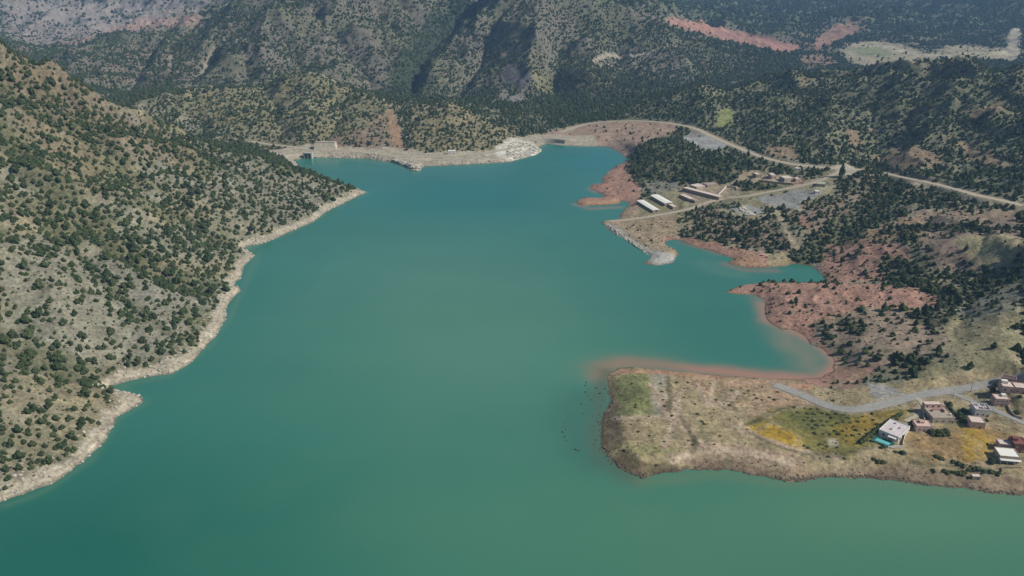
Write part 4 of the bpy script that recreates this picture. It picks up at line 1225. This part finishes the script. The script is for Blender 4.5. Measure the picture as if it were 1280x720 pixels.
house('edge', 'small_house', 'pink house cut off by right edge beside the pale long house', ROSE, PEACHROOF, [('f', -2, 1.2, 1.1, 1.1), ('l', 0, 1.2, 1.1, 1.1)], ('f', 1.5))
e, w_, d_, h_ = house('flat', 'flat_roof_house', 'house with broad white terrace roof nearest the lower right shore', BEIGE, SHEET, [('f', -3.6, 1.0, 2.0, 1.4), ('f', 0.2, 1.0, 2.0, 1.4), ('l', -2, 1.2, 1.3, 1.3), ('l', 2, 1.2, 1.3, 1.3)], ('f', 4.2))
mb = MB().box(-6, 6.2, -7.4, -5.07, 2.7, 2.9)
for xx in (-5.8, -1.9, 2, 5.9): mb.box(xx - .12, xx + .12, -7.3, -7.05, -.6, 2.7)
mb.build('porch', WHITE, e)
house('low', 'small_house', 'low pink roofed house directly behind the white terrace roof', PEACH, PEACHROOF, [('f', 0, 1.2, 1.2, 1.1), ('l', 0, 1.2, 1.1, 1.1)], ('f', 2.6))
e, w_, d_, h_ = house('brick', 'brick_house', 'dark red brick house at lower right frame edge', BRICK, BRICK, [('f', -2, 1.0, 1.1, 1.1), ('f', 1.5, 1.0, 1.1, 1.1), ('f', -2, 3.8, 1.1, 1.1), ('l', 1, 3.8, 1.1, 1.1)], ('f', 3))
MB().box(-3.5, -0.6, -0.5, 2.8, 6.1, 8.0).build('stair_room', BRICK, e)
house('hut', 'stone_hut', 'tiny tan hut on the bank above the lower right shore', MUD, PEACHROOF, [], ('f', 0.8), cat='hut', par=0.2)

# ---- pool, garden walls, hedge, poles
pc = hit(1103.5, 552.3)[0]
e = empty('swimming_pool', (pc[0], pc[1], ground_z(*pc[:2]) + 0.02), math.radians(-44), 'small turquoise swimming pool with dark green surround below the villa', 'pool')
mb = MB(); 
for a0, a1, b0, b1 in ((-6.4, 6.4, -3.9, -1.9), (-6.4, 6.4, 1.9, 3.9), (-6.4, -4.5, -1.9, 1.9), (4.5, 6.4, -1.9, 1.9)): mb.box(a0, a1, b0, b1, -1.5, 0.28)
mb.build('pool_surround', POOLT, e)
MB().box(-4.5, 4.5, -1.9, 1.9, -1.5, 0.2).build('pool_water', POOLW, e)
mb = MB()
for k in range(9):
    for sy in (-3.8, 3.8): mb.box(-6.3 + k * 1.57 - .05, -6.3 + k * 1.57 + .05, sy - .05, sy + .05, .28, 1.3)
mb.box(-6.3, 6.3, 3.77, 3.83, 1.2, 1.3); mb.box(-6.3, 6.3, -3.83, -3.77, 1.2, 1.3)
mb.build('fence_rail', WHITE, e)

def wall_run(name, label, pxs, h_, th, mat, cat='wall', group=None):
    P = resample(hit(*np.array(densify(pxs, 4)).T), 2.0)
    T = np.gradient(P[:, :2], axis=0); T /= np.hypot(T[:, 0], T[:, 1])[:, None] + 1e-9
    mb = MB(); vs = []; fs = []
    c0 = P[len(P) // 2]
    for i in range(len(P)):
        n_ = np.array([-T[i, 1], T[i, 0]]) * th / 2; z = ground_z(P[i, 0], P[i, 1])
        for s_, zz in ((1, -0.8), (-1, -0.8), (-1, h_), (1, h_)):
            vs.append((P[i, 0] + n_[0] * s_ - c0[0], P[i, 1] + n_[1] * s_ - c0[1], z + zz - c0[2]))
    for i in range(len(P) - 1):
        a_ = i * 4
        for q in range(4): fs.append((a_ + q, a_ + (q + 1) % 4, a_ + 4 + (q + 1) % 4, a_ + 4 + q))
    fs += [(3, 2, 1, 0), tuple(len(vs) - 4 + q for q in range(4))]
    mb.poly(vs, fs)
    o = mb.build(name, mat); o.location = c0
    return set_label(o, label, cat, group)
wall_run('garden_wall', 'white wall along the right side of the pool villa yard', [(1135,532),(1131,545),(1128,558)], 1.7, 0.3, WHITE, 'wall')
wall_run('garden_wall', 'white wall along the lake side of the pool yard', [(1128,559),(1118,559.5),(1110,560)], 1.4, 0.3, WHITE, 'wall')
wall_run('garden_wall', 'pale wall from driveway to the large courtyard house', [(1154,518),(1155,526),(1157,530)], 1.8, 0.3, PEACHROOF, 'wall')
wall_run('garden_wall', 'pale wall below the lane at right edge', [(1258,506),(1262,514),(1268,521),(1278,524)], 1.6, 0.3, BEIGE, 'wall')
wall_run('garden_wall', 'low yellowish wall by the bushes at lower right edge', [(1252,590),(1252,585),(1277,585.5)], 1.2, 0.3, MUD, 'wall')
wall_run('yard_wall', 'bare walls of an open yard on the old works site', [(896,246),(902,240),(906,236),(908,233.5),(920,235.5),(921,238)], 2.4, 0.8, PEACHROOF, 'wall')
wall_run('terrace_wall', 'long tan retaining wall below the ruined houses of the works', [(948,227),(970,229.5),(990,231),(1005,229)], 2.6, 1.0, MUD, 'wall')
wall_run('terrace_wall', 'short tan retaining wall above the wooded works slope', [(923,222),(935,218),(941,215)], 2.4, 1.0, MUD, 'wall')

def leafy_run(name, label, pxs, h_, w2, mat, cat, seed=1):
    r = np.random.default_rng(seed)
    P = resample(hit(*np.array(densify(pxs, 4)).T), 1.1)
    mb = MB(); c0 = P[len(P) // 2].copy()
    for p in P:
        z = ground_z(p[0], p[1])
        v = ICO1[0] * (1 + 0.22 * r.standard_normal((len(ICO1[0]), 1)).clip(-1.5, 1.5)) * np.array([w2, w2, h_ * .6]) * r.uniform(.85, 1.15)
        c = np.array([p[0], p[1], z + h_ * .45]) - c0 + np.append(r.normal(0, .2, 2), 0)
        mb.poly(c + v, ICO1[1])
        for _ in range(14):
            d = r.standard_normal(3); d /= np.linalg.norm(d); q = c + d * np.array([w2, w2, h_ * .62]) * 1.05
            mb.poly(q + r.standard_normal((3, 3)) * .22, [(0, 1, 2)])
    o = mb.build(name, mat); o.location = c0
    return set_label(o, label, cat)
leafy_run('hedge', 'long straight hedge dividing yellow field from the villa yard', [(1126,519),(1115,526),(1100,536),(1088,545),(1076,554)], 2.6, 1.4, FOLB, 'hedge')

for (px, py, hh_, lab) in ((1213, 490, 8.0, 'thin utility pole beside the gravel road above the lane fork'), (1191, 497, 7.5, 'thin utility pole beside the lane fork near the courtyard house')):
    p = hit(px, py)[0]
    e = empty('utility_pole', (p[0], p[1], p[2]), 0.2, lab, 'pole', 'utility poles by the village road')
    MB().tube((0, 0, -0.6), (0, 0, hh_), 0.16, 0.10, 8).build('pole', WOODP, e)
    MB().box(-0.9, 0.9, -0.06, 0.06, hh_ - 0.7, hh_ - 0.55).build('crossarm', WOODP, e)
    for xx in (-.8, 0, .8): MB().tube((xx, 0, hh_ - .55), (xx, 0, hh_ - .3), .06, .04, 6).build('insulator', WHITE, e)

# ---- village trees and shrubs
def plant(px, py, rad, tall, mesh_c, name='shrub', label='', group=None, mesh_t=None, cat=None, z=None):
    p = hit(px, py)[0]
    if mesh_t is None:
        o = bpy.data.objects.new(name, mesh_c); COL.objects.link(o)
        o.location = (p[0], p[1], p[2] - 0.15 * rad if z is None else z); o.rotation_euler = (0, 0, random.uniform(0, 6.28)); o.scale = (rad, rad, rad * tall)
        return set_label(o, label, cat or 'shrub', group)
    e = empty(name, (p[0], p[1], p[2] - .1), random.uniform(0, 6.28), label, cat or 'tree', group)
    for nm, me_ in (('crown', mesh_c), ('trunk', mesh_t)):
        o = bpy.data.objects.new(nm, me_); COL.objects.link(o); o.parent = e
    e.scale = (rad, rad, rad * tall); return e
vt = [(1186,509,2.6,1.0,0,'round dark tree behind the right rear corner of courtyard house'), (1188,517,3.2,1.0,1,'broad dark tree touching the right side of courtyard house'),
      (1182,505,1.8,.9,3,'small dark tree behind the courtyard house'), (1199,522,4.0,.8,4,'pale green orchard tree left of the white unfinished house'),
      (1204,514,2.6,.8,4,'olive tree behind left side of the pink cube house'), (1137,534,2.2,.9,1,'dark garden tree between villa and small pink house'),
      (1133,538,1.8,.9,3,'small dark garden tree in front of the villa corner'), (1141,529,1.9,1.0,0,'dark garden tree at the villa end of the driveway'),
      (1246,483,3.0,.9,1,'dark round tree left of the pale long house'), (1241,489,2.4,.9,3,'dark tree beside the road left of long house'),
      (1243,495,2.0,1.0,0,'dark tree behind the rose pink house'), (1232,527,1.9,.9,3,'small dark tree right of the pink cube house'),
      (1271,516,2.2,.8,4,'dark garden tree inside the lane wall at right edge'), (1275,497,1.8,.9,1,'dark garden tree at right edge above the lane'),
      (1240,578,2.4,.9,1,'dark tree at the left side of the white terrace roof house'), (1104,560,1.8,.9,3,'dark tree beside the pool on its lake side'),
      (1128,567,2.2,.8,4,'green garden tree on the bank below the villa wall'), (1051.5,222,4.2,2.4,2,'single tall dark cypress like tree at the road fork')]
for px, py, r_, t_, k_, lab in vt: plant(px, py, r_, t_, TREE[k_][0], 'garden_tree', lab, None, TREE[k_][1])
for (px, py, r_, t_, lab) in ((1165, 541, 3.6, .75, 'left clump of dense green bushes below the courtyard house'), (1173, 543, 4.2, .75, 'middle and largest clump of bushes below the courtyard house'),
                              (1181, 541, 3.6, .75, 'right clump of dense green bushes below the courtyard house'), (1205, 527, 3.2, .6, 'light green bush beside the pink cube house')):
    plant(px, py, r_, t_, BUSHY[int(px) % 3], 'shrub', lab)
r_ = random.Random(3)
row = [(1166,588),(1180,589),(1185,590),(1190,590.5),(1195,591),(1200,592),(1205,591),(1211,588),(1217,587),(1222,586),(1231,589),(1238,590),(1244,591),(1248,592),(1192,578),(1198,580),(1204,582),(1170,571),(1176,573),(1092,574),(1098,577),(1104,578)]
for k_, (px, py) in enumerate(row):
    plant(px, py, r_.uniform(1.6, 2.3), r_.uniform(.7, 1), SHRUB[k_ % 4], 'shrub', 'dark rounded bush in the broken row along the top of the lower right bank', 'bushes along the lower right bank')
pen = [(812,545),(830,552),(798,540),(826,480),(827,490),(829,500),(831,508),(840,520),(868,505),(872,518),(905,505),(912,507),(935,488),(930,492),(943,494),(946,498),(952,500),(962,497),(968,500),(972,490),(985,500),
       (900,545),(862,540),(866,556),(1028,556),(1034,558),(1010,560),(1005,557),(1035,571),(1055,573),(1120,565),(790,480),(783,500),(846,478),(855,497),(915,488),(926,485),(860,478),(895,500),(880,530)]
for k_, (px, py) in enumerate(pen):
    plant(px, py, r_.uniform(0.8, 1.5), r_.uniform(.6, .9), SHRUB[k_ % 4], 'shrub', 'small low bush scattered on the dry grass of the flat peninsula', 'bushes on the dry peninsula')
orch = []
for a_ in range(7):
    for b_2 in range(13):
        px = 985 + b_2 * 9.5 + a_ * 4 + r_.uniform(-2, 2); py = 509 + a_ * 5.2 + b_2 * 1.3 - (b_2 * .12) ** 2 * 8 + r_.uniform(-1.2, 1.2)
        if py < 556 and px < 1098 and py > 503 + (px - 985) * .03 and px - 985 > (py - 508) * .9 and (px - 1076) * .75 < (556 - py) * 1.2 and r_.random() < 0.72: orch.append((px, py))
orch = [q for q in orch if float(seg_dist(*[np.array([v_]) for v_ in hit(*q)[0][:2]], ROADW['village_road'])[0]) > 7.5]
for k_, (px, py) in enumerate(orch):
    plant(px, py, r_.uniform(0.9, 1.9), r_.uniform(.5, .85), SHRUB[k_ % 4], 'shrub', 'olive green bush among the weedy yellow plot left of the hedge', 'bushes in the yellow plot')
print('orchard', len(orch))
# drowned bushes whose tops break the surface off the peninsula
sub = [(733,478),(732,482),(735,486),(731,490),(734,494),(750,492),(753,500),(751,508),(756,486),(709,523),(713,521),(704,534),(703,540),(705,546),(708,551),(707,537),(714,561),(719,562),(723,563),
       (747,528),(748,538),(752,545),(750,562),(756,572),(765,580),(745,550),(740,520),(736,512),(742,533),(728,517),(790,593),(801,597),(760,576),(745,485),(738,500),(716,518),(727,505),(743,556),(749,518),(706,528)]
for k_, (px, py) in enumerate(sub):
    q = PZ(px + r_.uniform(-1, 1), py); rr_ = r_.uniform(0.35, 1.0)
    o = bpy.data.objects.new('drowned_bush', SCRUB[k_ % 3]); COL.objects.link(o)
    o.location = (q[0], q[1], -0.45 * rr_); o.scale = (rr_ * 1.25, rr_, rr_); o.rotation_euler = (0, 0, r_.uniform(0, 6.28))
    set_label(o, 'dark dead bush breaking the water surface off the tip of the peninsula', 'bush', 'drowned bushes off the peninsula')

# ---- old works on the promontory
def barn(kx, label, roofmat):
    loc, rz, w_, d_, h_ = site(kx)
    e = empty('barn', loc, rz, label, 'barn', 'white roofed barns on the promontory')
    rh = 0.7
    mb = MB(); mb.poly([(-w_/2, -d_/2, -2.5), (w_/2, -d_/2, -2.5), (w_/2, d_/2, -2.5), (-w_/2, d_/2, -2.5), (-w_/2, -d_/2, h_), (w_/2, -d_/2, h_), (w_/2, d_/2, h_), (-w_/2, d_/2, h_), (0, -d_/2, h_ + rh), (0, d_/2, h_ + rh)],
        [(0,3,2,1),(0,1,5,8,4),(2,3,7,9,6),(1,2,6,5),(3,0,4,7)])
    mb.build('wall', MUD, e)
    for sx in (-1, 1):
        a0 = (0, h_ + rh + .1); a1 = (sx * (w_/2 + .5), h_ - .1)
        vs = []
        for yy in (-d_/2 - .5, d_/2 + .5):
            vs += [(a0[0], yy, a0[1]), (a1[0], yy, a1[1]), (a1[0], yy, a1[1] + .18), (a0[0], yy, a0[1] + .18)]
        f = [(0,1,2,3),(4,7,6,5),(0,4,5,1),(1,5,6,2),(2,6,7,3),(3,7,4,0)]
        MB().poly(vs, f).build('roof_panel', roofmat, e)
    for k_ in range(7): add_window(e, -d_/2 + (k_ + .5) * d_/7, 1.6, 'l', 2.2, 1.0, w_, d_)
    add_window(e, 0, 0, 'f', 2.6, 2.8, w_, d_, 'door')
barn('barn1', 'shorter white roofed barn nearest the lake on the promontory', SHEET)
barn('barn2', 'larger white roofed barn, second from the lake', SHEET)
house('annex', 'block_annex', 'low tan block at the near end of larger white barn', MUD, PEACHROOF, [('l', 0, 1, 1.2, 1)], cat='shed')
def block(kx, nm, label, wall, roof, cat='building', n=5):
    loc, rz, w_, d_, h_ = site(kx)
    house(kx, nm, label, wall, roof, [('l', -d_/2 + (k_ + .5) * d_/n, 1.3, 1.6, 1.2) for k_ in range(n)] + [('f', -w_/4, 1.3, 1.2, 1.1)], ('f', w_/4), cat=cat)
block('hall', 'works_hall', 'longest tan flat roofed hall in the old works beside the yard', MUD, PEACHROOF, n=9)
block('shed', 'works_shed', 'narrow tan flat roofed block between the barns and long hall', MUD, PEACHROOF, n=6)
block('shed2', 'works_shed', 'small square block in front of the narrow tan block', MUD, TANROOF, n=2)
block('store', 'works_store', 'pale roofed block behind the upper end of long hall', BEIGE, PEACHROOF, n=3)
block('store2', 'works_store', 'wide low block farthest back behind the long hall', MUD, TANROOF, n=2)
block('ruin1', 'ruined_house', 'leftmost small pale house on the tan terrace above works', MUD, PEACHROOF, n=2)
block('ruin2', 'ruined_house', 'small pink walled house in middle of the tan terrace', PEACH, PEACHROOF, n=2)
block('ruin3', 'ruined_house', 'broad pale house on the right part of tan terrace', BEIGE, PEACHROOF, n=2)
block('ruin4', 'ruined_house', 'rightmost small pink house on the tan terrace', PEACH, PEACHROOF, n=2)
block('depot', 'depot', 'pale green roofed depot below the road fork', BEIGE, noise_mat('green_roof', (0.35, 0.38, 0.26), .1, .5), n=2)
block('cab', 'guard_cabin', 'tiny bright white cabin at the right end of gravel yards', WHITE, SHEET, n=1)
block('kiosk', 'roadside_kiosk', 'small pale kiosk beside the hillside road', WHITE, SHEET, n=1)
block('damhut', 'control_house', 'white control house on the far shore road', WHITE, SHEET, n=2)
block('farcab', 'guard_cabin', 'tiny pale cabin left of control house on far shore', WHITE, SHEET, n=1)

def boulders(name, label, spots, mat, rmin, rmax, n, seed, cat='rocks'):
    r = np.random.default_rng(seed); mb = MB(); c0 = hit(*spots[0])[0]
    P = hit(*np.array(densify(spots, 1.0, True)).T)
    for _ in range(n):
        a_, b_ = P[r.integers(len(P))], P[r.integers(len(P))]
        t = r.random(); p = a_ * (1 - t) + b_ * t; R = r.uniform(rmin, rmax)
        v = ICO1[0] * (1 + .18 * r.standard_normal((len(ICO1[0]), 1)).clip(-1.5, 1.5)) * R * np.array([1.2, 1, .7])
        mb.poly(v + np.array([p[0] - c0[0], p[1] - c0[1], ground_z(p[0], p[1]) - c0[2] + R * .2]), ICO1[1])
    o = mb.build(name, mat); o.location = c0
    return set_label(o, label, cat, kind='stuff')
boulders('rubble', 'white spoil and rubble around the edge of a gravel lot', [(922,257),(930,258),(936,266),(945,269),(930,269)], noise_mat('white_rubble', (.5, .46, .38), .1, .5), .7, 1.8, 70, 4)
boulders('shore_rocks', 'rough pale boulders along the far shore point', [(505,205),(515,210),(526,211),(500,202),(490,200)], ROCK, 1.5, 4, 60, 5)
boulders('shore_rocks', 'pale rocks on the white knob beside the dam', [(640,178),(662,180),(676,188),(660,196),(642,199),(632,190)], noise_mat('white_rock', (.45, .42, .34), .15, .4), 1.0, 2.6, 110, 6)
boulders('shore_rocks', 'rough stones edging the promontory causeway', [(760,281),(772,290),(790,301),(806,312),(811,319),(788,303),(768,292)], ROCK, .6, 1.6, 90, 7)

def stones(name, label, pts, lo, hi, n, rmin, rmax, mat, seed, z=None):
    """loose stones strewn inland of a stretch of shore"""
    r = np.random.default_rng(seed); P = resample(PZ(*np.array(densify(pts, 4)).T).T, 2.0)
    T = np.gradient(P[:, :2], axis=0); T /= np.hypot(T[:, 0], T[:, 1])[:, None] + 1e-9
    mb = MB(); c0 = P[len(P) // 2]; k = 0
    while k < n:
        i = r.integers(len(P)); o = lo + (hi - lo) * r.random() ** 1.5; sg = -1 if r.random() < .5 else 1
        x = P[i, 0] - T[i, 1] * o * sg + r.normal(0, .6); y = P[i, 1] + T[i, 0] * o * sg + r.normal(0, .6)
        zz = ground_z(x, y)
        if zz < -0.15: k += 0.2; continue
        k += 1; R_ = rmin + (rmax - rmin) * r.random() ** 3
        v = ICO0[0] * (1 + .2 * r.standard_normal((len(ICO0[0]), 1)).clip(-1.5, 1.5)) * R_ * np.array([1.25, 1, .75])
        mb.poly(v + np.array([x - c0[0], y - c0[1], zz - c0[2] + R_ * .15]), ICO0[1])
    o = mb.build(name, mat); o.location = c0
    return set_label(o, label, 'stones', kind='stuff')
ICO0 = ico(1)
DKROCK = noise_mat('dark_wet_rock', (0.13, 0.105, 0.08), .3, 1.2)
stones('shore_stones', 'dark wet stones lining the lake edge below the village bank', [q for q in SHORE if q[1] > 484 and q[0] > 740 and q[0] < 1300], -0.5, 3.0, 1500, .18, .75, DKROCK, 21)
stones('shore_stones', 'pale boulders strewn over the bare shore band of the left hill', [q for q in SHORE if q[0] < 460 and q[1] > 238], 0, 16, 1600, .25, 1.5, ROCK, 22)
stones('shore_stones', 'pale stones along the far shore below the dam road', [q for q in SHORE if 370 < q[0] < 672 and q[1] < 215], 0, 16, 500, .5, 2.2, ROCK, 23)

# ---- dam and intake on the far shore
a_ = PZ(671, 180.5, 0); b_ = PZ(706, 181.2, 0)
mid = (a_ + b_) / 2; dv = b_ - a_; Ld = float(np.hypot(dv[0], dv[1])); an = math.atan2(dv[1], dv[0])
e = empty('dam', (mid[0], mid[1] + 4, 0), an, 'low grey concrete dam wall between the white rock knob and red bank', 'dam')
mb = MB(); n_ = 14; vs = []; fs = []
for k_ in range(n_ + 1):
    x = -Ld/2 + Ld * k_ / n_; yy = 7 * (1 - (2 * k_ / n_ - 1) ** 2)
    vs += [(x, yy - 5, -9), (x, yy - 3.2, 6.5), (x, yy + 3.2, 6.5), (x, yy + 9, -9)]
for k_ in range(n_):
    q = k_ * 4
    for s_ in range(4): fs.append((q + s_, q + (s_ + 1) % 4, q + 4 + (s_ + 1) % 4, q + 4 + s_))
fs += [(3, 2, 1, 0), tuple(n_ * 4 + s_ for s_ in range(4))]
mb.poly(vs, [f[::-1] for f in fs]); mb.build('dam_wall', CONCM, e)
mb = MB()
for k_ in range(n_):
    for off in (-2.9, 2.7):
        x0 = -Ld/2 + Ld * k_ / n_; x1 = x0 + Ld / n_; y0 = 7 * (1 - (2 * k_ / n_ - 1) ** 2) + off; y1 = 7 * (1 - (2 * (k_ + 1) / n_ - 1) ** 2) + off
        mb.poly([(x0, y0, 6.5), (x1, y1, 6.5), (x1, y1 + .25, 6.5), (x0, y0 + .25, 6.5), (x0, y0, 7.5), (x1, y1, 7.5), (x1, y1 + .25, 7.5), (x0, y0 + .25, 7.5)], [(0,3,2,1),(4,5,6,7),(0,1,5,4),(1,2,6,5),(2,3,7,6),(3,0,4,7)])
mb.build('parapet', CONCM, e)
p = PZ(385, 198.5, 0)
e = empty('intake_portal', (p[0], p[1] + 3, 0), -0.15, 'concrete intake portal with two dark gates at the far left shore', 'intake')
mb = MB(); mb.box(-7, -4.6, -3, 4, -6, 8); mb.box(-1.1, 1.1, -3, 4, -6, 8); mb.box(4.6, 7, -3, 4, -6, 8); mb.box(-7.5, 7.5, -3.4, 5, 8, 9.6); mb.box(-7, 7, 3.9, 5, -6, 8)
mb.build('portal_frame', CONCM, e)
for xx in (-2.85, 2.85): MB().box(xx - 1.7, xx + 1.7, 1.2, 1.5, -6, 7.9).build('gate', DOORM, e)
p = hit(407, 186)[0]
e = empty('concrete_block', (p[0], p[1], p[2]), -0.03, 'big pale concrete retaining block above the far left shore', 'retaining wall')
mb = MB(); mb.poly([(-19, -7, -3), (20, -7, -3), (20, 8, -3), (-19, 8, -3), (-17, -2, 11), (17, -2, 11), (17, 8, 11), (-17, 8, 11)], [(0,3,2,1),(4,5,6,7),(0,1,5,4),(1,2,6,5),(2,3,7,6),(3,0,4,7)])
mb.build('block_face', noise_mat('weathered_concrete', (.5, .45, .35), .2, .25), e)
MB().box(-17.3, 17.3, -2.3, -1.5, 11, 12).build('coping', CONCM, e)

# the low scrub carries the same bush shapes as the single bushes
ng2 = ng.copy(); ng2.name = 'low_scrub'
byname = {}
for o in COL.objects:
    if o.type == 'MESH' and o.name.split('.')[0] in ('shrub', 'drowned_bush') and o.data.name not in byname: byname[o.data.name] = o
cand = [byname[m_.name] for m_ in (SHRUB[:4] + SCRUB[:2]) if m_.name in byname]
for k_, n_ in enumerate([q for q in ng2.nodes if q.bl_idname == 'GeometryNodeObjectInfo']):
    n_.inputs['Object'].default_value = cand[k_ % len(cand)]
md = scrub.modifiers.new('low_scrub', 'NODES'); md.node_group = ng2
